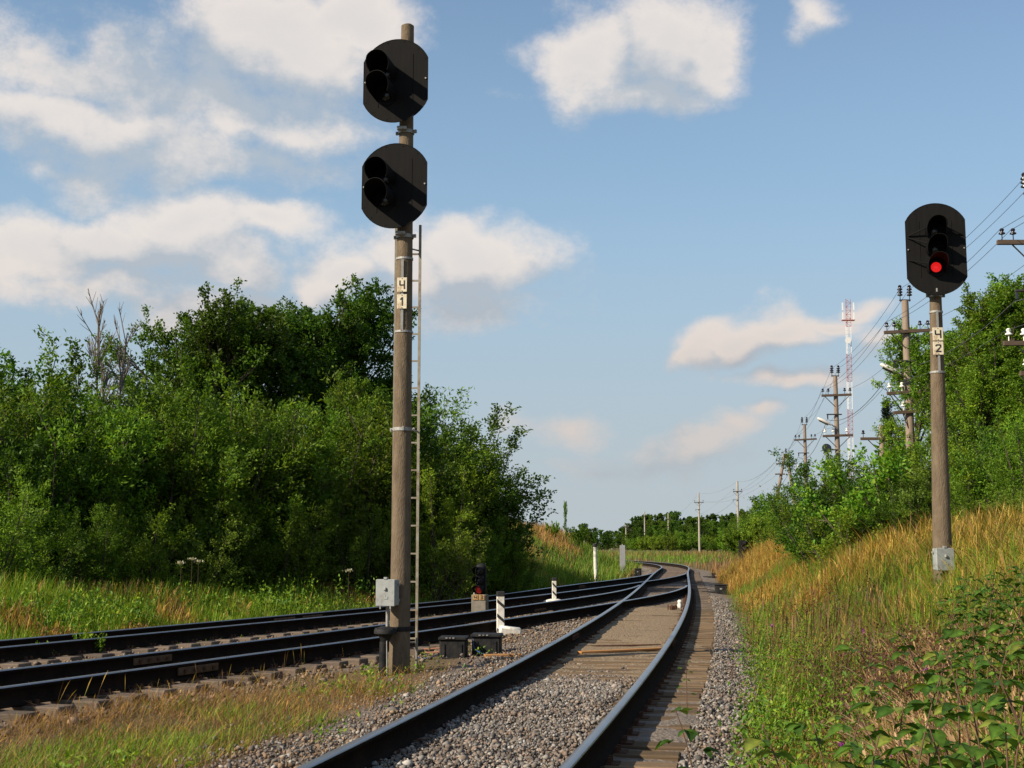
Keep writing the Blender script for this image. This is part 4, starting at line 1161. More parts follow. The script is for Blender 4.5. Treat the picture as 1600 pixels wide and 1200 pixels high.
# wires: each one runs from pole to pole along the line
wl = {('top', -1): 'left top wire strung along the line poles', ('top', 1): 'right top wire strung along the line poles', ('dark', -.6): 'wire on the left dark insulators of the upper crossarms',
      ('dark', .6): 'wire on the right dark insulators of the upper crossarms', ('steel', 0): 'thicker cable slung from the short steel arms of the poles', ('dark', -.4): 'inner left wire on the upper crossarms', ('white', -.6): 'wire on the left white insulators of the lower crossarms'}
merge = {('dark', -.7): ('dark', -.6), ('dark', .7): ('dark', .6), ('dark', -.5): ('dark', -.4), ('white', -.7): ('white', -.6), ('white', -.6): ('white', -.6)}
W2 = {}
for k, v in WIRES.items(): W2.setdefault(merge.get(k, k), []).extend(v)
for k, lab in wl.items():
    P = sorted(W2.get(k, []), key=lambda p: p[1])
    P = [p for i, p in enumerate(P) if i == 0 or p[1] - P[i - 1][1] > 5]
    P = [p for p in P if not (45 < p[1] < 47)]
    if len(P) < 2: continue
    # carry on towards the camera side past the nearest pole
    d = np.array(P[0]) - np.array(P[1]); P = [tuple(np.array(P[0]) + d / np.linalg.norm(d[:2]) * 30 * np.array([1, 1, 0]))] + P
    pts = []
    for a, b in zip(P[:-1], P[1:]):
        L_ = math.dist(a, b); sag = L_ * .018 * (1.7 if k[0] == 'steel' else 1)
        for i in range(12):
            f = i / 12; pts.append(Vector(a).lerp(Vector(b), f) - Vector((0, 0, 4 * sag * f * (1 - f))))
    pts.append(Vector(P[-1]))
    tag(MB().tube(pts, .011 if k[0] == 'steel' else .006, 5).build('overhead_wire', wire_m), lab, 'wire', 'overhead wires')

def radio_mast():
    Y = 320; b = at(1327, 735, Y); tp = at(1324, 468, Y); gz = 0
    t = empty('radio_mast', (b.x, Y, gz)); tag(t, 'red and white lattice radio mast far behind the bushes', 'radio mast')
    h = tp.z; w0, w1 = .62, .62
    n = 64; bands = 9
    for q in range(bands):
        mb = MB()
        za, zb = h * q / bands, h * (q + 1) / bands
        lx = (tp.x - b.x)
        for sx, sy in ((-1, -1), (1, -1), (0, 1)):
            mb.tube([(sx * w0 + lx * za / h, sy * .65, za), (sx * w0 + lx * zb / h, sy * .65, zb)], .075 if q % 2 else .06, 5)
        for k in range(7):
            z0, z1 = za + (zb - za) * k / 7, za + (zb - za) * (k + 1) / 7
            s = 1 if k % 2 else -1
            mb.tube([(-s * w0 + lx * z0 / h, -.65, z0), (s * w0 + lx * z1 / h, -.65, z1)], .05, 4)
            mb.tube([(-w0 + lx * z0 / h, -.65, z0), (w0 + lx * z0 / h, -.65, z0)], .045, 4)
        mb.build('mast_section', mast_red_hazed if q % 2 == 0 else mast_white, t)
    for sx in (-1.4, 1.4):
        for z in (h * .93, h * .97): MB().box((tp.x - b.x + sx, -.5, z), (.30, .25, 2.0)).build('antenna', mast_white, t)
    d = MB(); d.lathe([(.2, 0), (.75, .15), (.8, .3)], 18, Matrix.Rotation(R(90), 4, 'X')); d.build('dish', mast_white, t, (at(1325, 533, Y).x - b.x - .3, -1.0, at(1325, 533, Y).z), smooth=True)
    MB().box((tp.x - b.x, -.1, h + .0), (3.2, 1.2, .2)).build('platform', mast_red_hazed, t, (0, 0, -h * .085))
radio_mast()

# ------------------------------------------------------------------ plants: trees and shrubs
def unit(v): return v / np.maximum(np.linalg.norm(v, axis=-1, keepdims=True), 1e-9)
def spawn(g, S, D, L, K, n, t0, t1, ang0, ang1, lf, up, shape=None):
    """n children on every parent segment: start, direction, length, curve"""
    m = len(S); t = g.uniform(t0, t1, (m, n)) if n > 1 else np.full((m, 1), t1)
    P = S[:, None] + D[:, None] * (L[:, None] * t)[..., None]; P[..., 2] += K[:, None] * L[:, None] * t ** 2
    r = unit(g.normal(size=(m, n, 3))); perp = unit(r - (r * D[:, None]).sum(-1, keepdims=True) * D[:, None])
    a = np.radians(g.uniform(ang0, ang1, (m, n)))[..., None]
    d = D[:, None] * np.cos(a) + perp * np.sin(a); d[..., 2] += up; d = unit(d)
    l = L[:, None] * lf * g.uniform(.6, 1.25, (m, n)) * (1 - .45 * t)
    if shape is not None: l = shape(t, l)
    return P.reshape(-1, 3), d.reshape(-1, 3), l.ravel(), t.ravel()
def leaves(g, S, D, L, K, per, size, pal, wide=.55, upb=.5, droop=0.0, jit=.04):
    m = len(S); t = g.uniform(.08, 1.03, (m, per))
    P = S[:, None] + D[:, None] * (L[:, None] * t)[..., None]; P[..., 2] += K * L[:, None] * t ** 2
    P = (P + g.normal(size=P.shape) * jit).reshape(-1, 3); n = len(P)
    Dd = np.repeat(D, per, 0)
    d = Dd * .55 + g.normal(size=(n, 3)) * .6; d[:, 2] += .12 - droop; d = unit(d)
    nn = g.normal(size=(n, 3)); nn[:, 2] += upb * 2; s = unit(np.cross(d, nn)); nv = unit(np.cross(s, d))
    l = size * g.uniform(.65, 1.3, n)[:, None]; w = l * wide * .5
    V = np.empty((n, 4, 3)); V[:, 0] = P; V[:, 2] = P + d * l - nv * l * .10
    V[:, 1] = P + d * l * .45 + s * w + nv * w * .28; V[:, 3] = P + d * l * .45 - s * w + nv * w * .28
    i = (np.arange(n) * 4)[:, None]
    F = np.concatenate([i + np.array([[0, 1, 2]]), i + np.array([[0, 2, 3]])])
    pal = np.array(pal); c = pal[g.integers(0, len(pal), n)] * g.uniform(.75, 1.25, (n, 1))
    return V.reshape(-1, 3), F, np.repeat(c, 4, 0)
PAL_WILLOW = [(0.1048, 0.1982, 0.0142), (0.1299, 0.2255, 0.017), (0.0881, 0.167, 0.0142), (0.1636, 0.2401, 0.0198)]
PAL_ALDER = [(0.056, 0.1226, 0.0109), (0.0747, 0.1487, 0.0124), (0.0485, 0.1041, 0.0109), (0.0933, 0.1636, 0.0151)]
PAL_POPLAR = [(0.1117, 0.2271, 0.0157), (0.1397, 0.2596, 0.0173), (0.0932, 0.1947, 0.0157), (0.1979, 0.2897, 0.0236)]
PAL_DARK = [(.024,.052,.016),(.032,.064,.018),(.020,.044,.014)]
PAL_YOUNG = [(0.1496, 0.2251, 0.0289), (0.1232, 0.2001, 0.025), (0.1056, 0.1666, 0.025)]
PROTO = {}
def wood_mesh(g, segs, mats, name):
    mb = MB()
    for (S, D, L, K, r0, r1, seg) in segs:
        for i in range(len(S)):
            pts = []
            for t in (0, .34, .67, 1.0):
                p = S[i] + D[i] * L[i] * t; pts.append((p[0], p[1], p[2] + K * L[i] * t * t))
            a, b = (r0[i], r1[i]) if hasattr(r0, '__len__') else (r0, r1)
            mb.tube(pts, [a + (b - a) * t for t in (0, .34, .67, 1.0)], seg, cap=False)
    return mb.mesh(name, mats, True)
def proto_shrub(key, seed, h, spread, stems, leafsz, pal, per=11, nb=9, nt=7, wide=.5, lean=34, up=.25):
    g = np.random.default_rng(seed)
    az = g.uniform(0, 2 * np.pi, stems); ti = np.radians(g.uniform(3, lean, stems))
    D = np.stack([np.cos(az) * np.sin(ti), np.sin(az) * np.sin(ti), np.cos(ti)], 1)
    S = np.stack([np.cos(az) * g.uniform(0, spread * .25, stems), np.sin(az) * g.uniform(0, spread * .25, stems), np.full(stems, -.25)], 1)
    L = h * g.uniform(.62, 1.0, stems); K = np.full(stems, .05)
    S1, D1, L1, t1 = spawn(g, S, D, L, K, nb, .12, .98, 25, 70, .36, up)
    K1 = np.full(len(S1), .10)
    S2, D2, L2, t2 = spawn(g, S1, D1, L1, K1, nt, .15, 1.0, 15, 65, .50, up * .8)
    St, Dt, Lt, _ = spawn(g, S, D, L, K, 6, .75, 1.0, 5, 40, .20, .3)     # leading shoots
    Sx, Dx, Lx = np.concatenate([S2, St]), np.concatenate([D2, Dt]), np.concatenate([L2, Lt])
    V, F, C = leaves(g, Sx, Dx, np.maximum(Lx, .12), .06, per, leafsz, pal, wide)
    crown = np_mesh('crown', V, [F], leaf_a, C)
    wood = wood_mesh(g, [(S, D, L, .05, np.full(stems, .02 + .006 * h), np.full(stems, .006), 5), (S1[::2], D1[::2], L1[::2], .10, .009, .003, 3)], bark, 'trunk')
    PROTO[key] = (wood, crown, h)
def proto_tree(key, seed, h, rad, base, leafsz, pal, limbs=34, nb=7, nt=6, per=10, wide=.62, trunk_r=.14, up=.15, ang=(35, 75), top=1.0, fork=1):
    g = np.random.default_rng(seed)
    az = g.uniform(0, 2 * np.pi, fork); ti = np.radians(g.uniform(2, 5 + 6 * (fork - 1), fork))
    D = np.stack([np.cos(az) * np.sin(ti), np.sin(az) * np.sin(ti), np.cos(ti)], 1); S = np.zeros((fork, 3)); S[:, 2] = -.4
    L = h * g.uniform(.86, 1.0, fork); K = np.zeros(fork)
    def shape(t, l):
        u = (t - base) / (1 - base); prof = np.sqrt(np.clip(1 - (2 * u - .80) ** 2 / 1.55, .10, 1))
        return rad * prof * g.uniform(.65, 1.15, t.shape)
    S1, D1, L1, t1 = spawn(g, S, D, L, K, max(1, limbs // fork), base, .98, ang[0], ang[1], .4, up, shape)
    K1 = np.full(len(S1), .14)
    S2, D2, L2, _ = spawn(g, S1, D1, L1, K1, nb, .22, 1.0, 20, 65, .42, .18)
    K2 = np.full(len(S2), .1)
    S3, D3, L3, _ = spawn(g, S2, D2, L2, K2, nt, .2, 1.0, 15, 70, .52, .12)
    St, Dt, Lt, _ = spawn(g, S, D, L, K, 14, .86, 1.0, 5, 45, .07, .3)
    V, F, C = leaves(g, np.concatenate([S3, St]), np.concatenate([D3, Dt]), np.maximum(np.concatenate([L3, Lt]), .15), .05, per, leafsz, pal, wide)
    crown = np_mesh('crown', V, [F], leaf_a, C)
    wood = wood_mesh(g, [(S, D, L, 0, np.full(fork, trunk_r), np.full(fork, .02), 9), (S1, D1, L1, .14, .03 + .02 * L1 / max(rad, .1), np.full(len(S1), .008), 5), (S2[::2], D2[::2], L2[::2], .1, .010, .003, 3)], bark, 'trunk')
    PROTO[key] = (wood, crown, h)
# prototypes
proto_shrub('willow1', 1, 4.2, 2.0, 14, .085, PAL_WILLOW, per=12, nb=11, nt=10, wide=.36)
proto_shrub('willow2', 2, 3.4, 1.8, 13, .080, PAL_WILLOW, per=12, nb=11, nt=10, wide=.40)
proto_shrub('alder1', 3, 4.6, 1.9, 12, .080, PAL_ALDER, per=12, nb=12, nt=10, wide=.62, lean=30)
proto_shrub('young1', 4, 2.4, 1.3, 13, .066, PAL_YOUNG, per=11, nb=9, nt=8, wide=.45, lean=36)
proto_shrub('low1', 5, 1.7, 1.2, 14, .058, PAL_POPLAR, per=11, nb=9, nt=8, wide=.6, lean=42)
proto_tree('alder_tree', 11, 8.2, 2.9, .12, .092, PAL_ALDER, limbs=72, nb=9, nt=8, per=9)
proto_tree('alder_tree2', 12, 7.6, 2.6, .14, .092, PAL_ALDER, limbs=70, nb=9, nt=8, per=9)
proto_tree('poplar', 13, 8.4, 2.2, .04, .082, PAL_POPLAR, limbs=76, nb=9, nt=8, per=10, up=.35, ang=(25, 60), fork=2)
proto_tree('birch', 14, 7.0, 1.7, .08, .072, PAL_POPLAR, limbs=50, nb=9, nt=7, per=9, up=.25, ang=(30, 65))
proto_tree('far_tree', 15, 8.0, 2.6, .05, .20, PAL_ALDER, limbs=44, nb=7, nt=6, per=7, wide=.75)
proto_shrub('far_bush', 16, 3.6, 2.0, 13, .17, PAL_WILLOW, per=9, nb=9, nt=7, wide=.6)
def proto_spruce():
    g = np.random.default_rng(21); h = 6.5; S1, D1, L1 = [], [], []
    for k in range(46):
        z = .4 + (h - .5) * k / 46
        for j in range(6):
            a = g.uniform(0, 6.283); l = (1.45 * (1 - z / h) + .10) * g.uniform(.75, 1.1)
            S1.append((0, 0, z)); D1.append((math.cos(a), math.sin(a), .05 - .25 * (1 - z / h))); L1.append(l)
    S1, D1, L1 = np.array(S1), unit(np.array(D1)), np.array(L1)
    S2, D2, L2, _ = spawn(g, S1, D1, L1, np.full(len(S1), .12), 6, .2, 1.0, 20, 55, .45, -.05)
    V, F, C = leaves(g, np.concatenate([S1, S2]), np.concatenate([D1, D2]), np.concatenate([L1, np.maximum(L2, .1)]), .1, 10, .11, [(.014,.030,.016),(.018,.036,.018),(.011,.024,.014)], .30, .6)
    crown = np_mesh('crown', V, [F], leaf_a, C)
    wood = wood_mesh(g, [(np.array([[0, 0, -.4]]), np.array([[0, 0, 1.]]), np.array([h + .35]), 0, np.array([.11]), np.array([.012]), 8)], bark, 'trunk')
    PROTO['spruce'] = (wood, crown, h)
proto_spruce()
def dead_tree(px, ptop, Y, label):
    g = np.random.default_rng(31); tp = at(px, ptop, Y); gz = H(tp.x, Y); h = tp.z - gz + .4
    D = unit(np.array([[-.02, 0, 1.], [.07, .02, 1.], [.02, -.05, 1.]])); S = np.array([[0, 0, -.4], [.1, 0, -.4], [.05, 0, -.4]]); L = h * np.array([1.0, .93, .8])
    K = np.zeros(3)
    S1, D1, L1, _ = spawn(g, S, D, L, K, 40, .45, .97, 22, 52, .17, .30)
    S2, D2, L2, _ = spawn(g, S1, D1, L1, np.full(len(S1), .1), 7, .25, 1.0, 15, 45, .45, .3)
    me = wood_mesh(g, [(S, D, L, 0, np.full(3, .085), np.full(3, .016), 6), (S1, D1, L1, .1, .024, .010, 4), (S2, D2, L2, .1, .011, .006, 3)], dead_bark, 'branches')
    t = empty('dead_tree', (tp.x, Y, gz)); tag(t, label, 'tree')
    link('branches', me, t)
dead_tree(163, 486, 38, 'bare grey dead tree sticking up behind the left thicket')
PH = {}
def plant(key, name, x, y, h, label, group=None, rz=None, sx=1.0, z=None, cat=None):
    wood, crown, ph = PROTO[key]
    if key not in PH:
        co = np.empty(len(crown.vertices) * 3, np.float32); crown.vertices.foreach_get('co', co); PH[key] = float(np.quantile(co[2::3], .997))
    s = h / PH[key]
    t = empty(name, (x, y, (H(x, y) if z is None else z) - .05), rnd.uniform(0, 6.283) if rz is None else rz)
    t.scale = (s * sx, s * sx, s)
    tag(t, label, cat or ('tree' if 'tree' in name else 'shrub'), group)
    link('trunk', wood, t); link('crown', crown, t)
    return t
def plant_px(key, name, px, ptop, Y, label, group=None, sx=1.0):
    p = at(px, ptop, Y); x = p.x
    return plant(key, name, x, Y, max(.8, p.z - H(x, Y) + .05), label, group, sx=sx)

# big alders behind the left thicket (skyline read off the photo)
ORD = ['first', 'second', 'third', 'fourth', 'fifth', 'sixth', 'seventh', 'eighth', 'ninth', 'tenth', 'eleventh', 'twelfth', 'thirteenth', 'fourteenth', 'fifteenth', 'sixteenth', 'seventeenth', 'eighteenth', 'nineteenth', 'twentieth', 'twenty-first', 'twenty-second', 'twenty-third', 'twenty-fourth']
def YC(px): return float(np.interp(px, [-80, 0, 200, 400, 600, 660, 860, 1000], [18.5, 20, 22.5, 26, 30, 31.5, 40, 50]))
LT = [(285, 492, 'alder_tree', 1.05, 'leftmost tall alder, its crown edge beside the bare dead tree'),
      (345, 482, 'alder_tree2', 1.05, 'second tall alder from the left behind the thicket'),
      (408, 470, 'alder_tree', 1.1, 'tall alder third from the left in the dark clump'),
      (470, 462, 'alder_tree2', 1.1, 'tall alder fourth from the left in the dark clump'),
      (532, 450, 'alder_tree', 1.05, 'tallest alder, just left of the signal mast'),
      (585, 575, 'alder_tree2', 1.0, 'alder directly behind the signal mast')]
for px, pt, k, sx, lab in LT: plant_px(k, 'alder_tree', px, pt, YC(px) + 17, lab, 'tall alders left of the tracks', sx)
def near_what(px):
    for lim, w in ((60, 'at the left edge'), (235, 'below the dead tree'), (420, 'below the tall alders'), (560, 'left of the signal mast'), (660, 'behind the signal mast'), (760, 'behind the dwarf signal'), (2000, 'at the right end')):
        if px < lim: return w
def row(lst, dY, keys, name, what, group, sx):
    lst = sorted(lst)
    for i, (px, pt) in enumerate(lst):
        plant_px(keys[i % len(keys)], name, px, pt, YC(px) + dY * float(1 - .42 * sstep(600, 700, px)) + rnd.uniform(-.8, .8), ORD[i] + ' ' + what + ' counted from the left, ' + near_what(px), group, sx)
row([(-60,505),(-10,530),(18,548),(60,606),(95,606),(130,625),(170,645),(205,640),(240,610),(610,610),(640,622),(672,640),(700,640),(712,672),(738,730),(762,775),(560,600),(690,690)], 14.5, ('alder1', 'willow1', 'alder1'), 'alder_shrub', 'dark back-row thicket shrub', 'back row of the left thicket', 1.1)
row([(-30,600),(20,615),(70,628),(120,630),(175,640),(225,620),(280,590),(330,600),(380,612),(430,622),(480,612),(530,640),(575,622),(255,650),(310,660),(400,655),(450,660),(635,700),(685,720),(722,770),(748,800),(770,822)], 11.0, ('willow1', 'alder1', 'willow2'), 'willow_shrub', 'leafy middle-row thicket shrub', 'middle row of the left thicket', 1.05)
row([(-20,740),(60,770),(150,790),(225,780),(300,800),(360,775),(440,765),(500,800),(560,790),(615,815),(665,810),(742,830),(775,838),(800,848)], 8.2, ('willow2', 'young1', 'willow1'), 'low_willow_shrub', 'low bright front-row willow shrub', 'front row of the left thicket', 1.1)
plant_px('birch', 'young_birch', 545, 590, YC(545) + 12, 'brighter young birch just left of the signal mast in front of the alders', None, .8)
plant_px('birch', 'thin_tree', 884, 783, 80, 'thin sparse sapling on the left bank by the far curve', None, .35)
plant_px('far_bush', 'willow_shrub', 900, 820, 78, 'rounded shrub on top of the left bank before the far curve', None, .9)
plant_px('far_bush', 'willow_shrub', 862, 815, 74, 'shrub on the left bank between the thicket and the thin sapling', None, .9)

# right side
RT = [('poplar', 1530, 462, 33, 1.25, 'tall leafy poplar right of the red signal head'),
      ('poplar', 1590, 448, 36, 1.3, 'poplar behind crossarms at the right edge'),
      ('birch', 1492, 520, 36, 1.1, 'birch directly behind the red signal mast'),
      ('birch', 1418, 510, 43, 1.0, 'birch behind the line pole with the lamp'),
      ('poplar', 1640, 520, 29, 1.2, 'poplar half cut off by the right edge'),
      ('poplar', 1510, 466, 35, 1.1, 'poplar rising just right of the red signal head'),
      ('birch', 1562, 500, 38, 1.3, 'birch filling the gap between the two tall poplars'),
      ('birch', 1600, 560, 30, 1.3, 'lower birch in front of the poplars at the right edge'),
      ('birch', 1520, 570, 31, 1.2, 'lower birch just right of the red signal mast')]
for k, px, pt, Y, sx, lab in RT: plant_px(k, 'poplar_tree' if k == 'poplar' else 'birch_tree', px, pt, Y, lab, 'trees on the right bank', sx)
plant_px('spruce', 'spruce_tree', 1386, 628, 48, 'small dark spruce beside the lamp pole', None, .75)
GR = 'bushes on the right bank'
RB_ = [('alder1',1300,705,31),('willow2',1284,752,34),('alder1',1350,708,30),('low1',1400,705,28),('willow2',1360,690,34),('alder1',1425,690,31),('young1',1450,730,27),('willow2',1510,680,28),('alder1',1560,650,28.5),('willow1',1610,640,27),('alder1',1480,670,32),('willow2',1535,740,25.5),('young1',1590,750,24.5),('low1',1290,800,33),('low1',1335,800,27.5),('alder1',1400,740,27)]
for i, (k, px, pt, Y) in enumerate(sorted(RB_, key=lambda q: q[1])): plant_px(k, 'bush', px, pt, Y, 'leafy green bush topping the right bank, ' + ORD[i] + ' from the left', GR, 1.15)
GM = 'bushes beside the line poles in the middle distance'
for i, (px, pt, Y) in enumerate(sorted([(1245,765,52),(1222,778,62),(1200,790,75),(1180,798,90),(1225,762,80),(1252,748,70),(1160,806,120),(1190,778,115),(1215,770,110),(1172,790,125),(1140,812,150),(1158,798,150),(1268,800,46),(1232,820,55),(1206,830,66)], key=lambda q: q[0])):
    plant_px(('far_bush', 'willow1')[i % 2], 'bush', px, pt + 14, Y, 'green bush in the hedge along the line poles, ' + ORD[i] + ' from the left', GM, 1.0)
# the wood that closes the view
GF = 'trees of the wood beyond the far curve'
sky_px = [(915,822),(940,824),(960,826),(985,812),(1000,806),(1020,804),(1050,803),(1080,806),(1105,808),(1130,803),(1160,800),(1200,800)]
for row_, (Y0, dy) in enumerate(((300, 0), (275, 8), (250, 17), (225, 27), (205, 36))):
    for px in range(905 if row_ < 2 else 960 + 12 * row_, 1250, 14 + row_ * 2):
        p_ = px + rnd.uniform(-6, 6); pt = np.interp(p_, [a for a, _ in sky_px], [b for _, b in sky_px]) + dy + rnd.uniform(-4, 5)
        plant_px('far_tree' if row_ < 3 else 'far_bush', 'wood_tree', p_, min(pt, 846), Y0 + rnd.uniform(-12, 12), 'deciduous tree of the wood closing the view beyond the far curve', GF, rnd.uniform(1.0, 1.4))
for px, pt, Y in [(870,838,210),(845,835,180),(820,830,170),(890,832,240),(800,820,150),(760,800,120)]:
    plant_px('far_tree', 'wood_tree', px, pt, Y, 'far tree showing over the left bank', 'far trees behind the left bank', 1.4)
# thicket goes on beyond the frame on both sides
for i in range(10):
    x, y = rnd.uniform(17, 27), rnd.uniform(22, 44)
    plant(rnd.choice(['poplar', 'birch', 'alder1']), 'bank_tree', x, y, rnd.uniform(4, 7.5), 'leafy tree on the right bank outside the right edge', 'trees outside the right edge')
for i in range(16):
    x, y = rnd.uniform(-34, -21), rnd.uniform(27, 44)
    plant(rnd.choice(['willow1', 'alder1']), 'alder_shrub', x, y, rnd.uniform(3.5, 5.5), 'shrub of the thicket outside the left edge', 'shrubs outside the left edge')

# ------------------------------------------------------------------ grasses
def blades(P, h, w, pal, lean=.25, bend=.35, wind=(.25, .1), seed_frac=0.0, seedpal=None):
    """curved tapering blades; P (n,3). returns V,F,C"""
    n = len(P); a = rng.uniform(0, 2 * np.pi, n); d = np.stack([np.cos(a), np.sin(a)], 1) * rng.uniform(0, lean, n)[:, None] + np.array(wind)[None] * rng.uniform(.2, 1, n)[:, None] * .6
    side = np.stack([-np.sin(a + rng.normal(0, .6, n)), np.cos(a)], 1); side /= np.linalg.norm(side, axis=1)[:, None]
    b = rng.uniform(.3, 1, n) * bend
    isseed = rng.random(n) < seed_frac
    ts = (0, .45, .8, 1.0); prof = np.array([1.0, .85, .5, .0])
    V = np.empty((n, 7, 3)); C = np.empty((n, 7, 3))
    pal = np.array(pal); c = pal[rng.integers(0, len(pal), n)] * rng.uniform(.72, 1.28, (n, 1))
    sp = np.array(seedpal if seedpal is not None else pal); cs = sp[rng.integers(0, len(sp), n)] * rng.uniform(.75, 1.25, (n, 1))
    k = 0
    for j, t in enumerate(ts):
        ctr = P.copy(); off = d * (t + b[:, None] * t * t) * h[:, None]
        ctr[:, :2] += off; ctr[:, 2] += h * (t - .30 * b * t * t * t)
        ww = w * prof[j]
        if j == 1: ww = np.where(isseed, w * .35, ww)
        if j == 2: ww = np.where(isseed, w * 1.5, ww)
        if j == 0: ww = np.where(isseed, w * .45, ww)
        cc = np.where((isseed & (j >= 2))[:, None], cs, c)
        if j < 3:
            for s in (-1, 1):
                V[:, k] = ctr; V[:, k, :2] += side * (s * ww / 2)[:, None]; C[:, k] = cc; k += 1
        else: V[:, k] = ctr; C[:, k] = cc
    i = (np.arange(n) * 7)[:, None]
    Fq = np.concatenate([i + np.array([[0, 1, 3, 2]]), i + np.array([[2, 3, 5, 4]])]); Ft = i + np.array([[4, 5, 6]])
    return V.reshape(-1, 3), Fq, Ft, C.reshape(-1, 3)
def broad(P, h, per, size, pal, spread=.12, wide=.6):
    """leafy weeds: upright stalk with leaves round it; leaves only are meshed"""
    n = len(P); D = np.zeros((n, 3)); D[:, 2] = 1; D[:, :2] = rng.normal(0, .22, (n, 2)); D = unit(D)
    return leaves(rng, P, D, h, 0.0, per, size, pal, wide, .7, .1, spread)
def patch(name, label, parts, cat='grass'):
    Vs, Fq, Ft, Cs = [], [], [], []; b = 0
    for part in parts:
        if len(part) == 4: V, q, t, C = part
        else: V, t, C = part; q = None
        if len(V) == 0: continue
        Vs.append(V); Cs.append(C); Ft.append(t + b)
        if q is not None: Fq.append(q + b)
        b += len(V)
    fl = ([np.concatenate(Fq)] if Fq else []) + [np.concatenate(Ft)]
    me = np_mesh(name, np.concatenate(Vs), fl, grass_m, np.concatenate(Cs))
    return tag(link(name, me), label, cat, kind='stuff')
def ground_pts(p, sink=.02):
    z, dA, dB, dC = height_full(p[:, 0], p[:, 1]); return np.column_stack([p, z - sink]), dA, dB, dC
GRN = [(0.1196, 0.2169, 0.0138), (0.1495, 0.2517, 0.0176), (0.0897, 0.1701, 0.0126), (0.1869, 0.2603, 0.0189)]
LIME = [(0.2002, 0.2939, 0.016), (0.2431, 0.3249, 0.02), (0.1573, 0.2474, 0.0149)]
DRY = [(0.4369, 0.2882, 0.0599), (0.5242, 0.3523, 0.081), (0.3641, 0.2306, 0.0457), (0.4224, 0.2562, 0.0493)]
ORN = [(0.3756, 0.1886, 0.0416), (0.4427, 0.2342, 0.0536), (0.2951, 0.1486, 0.0335)]
BRN = [(0.1811, 0.0952, 0.0449), (0.2294, 0.127, 0.056), (0.1328, 0.0698, 0.0362), (0.2898, 0.1639, 0.0733)]
REED = [(0.1029, 0.1742, 0.0269), (0.0823, 0.1453, 0.0229), (0.1303, 0.1968, 0.0302)]
WEED = [(0.0841, 0.1827, 0.0129), (0.1147, 0.2176, 0.0155), (0.0689, 0.148, 0.0129), (0.153, 0.2438, 0.0181)]
DOCK = [(.10,.045,.030),(.075,.035,.026),(.14,.065,.038)]
def ydist(n, y0, y1, p=2.0):
    """more samples near the camera"""
    u = rng.random(n); a, b = y0 ** (1 - p), y1 ** (1 - p)
    return (a + (b - a) * u) ** (1 / (1 - p))
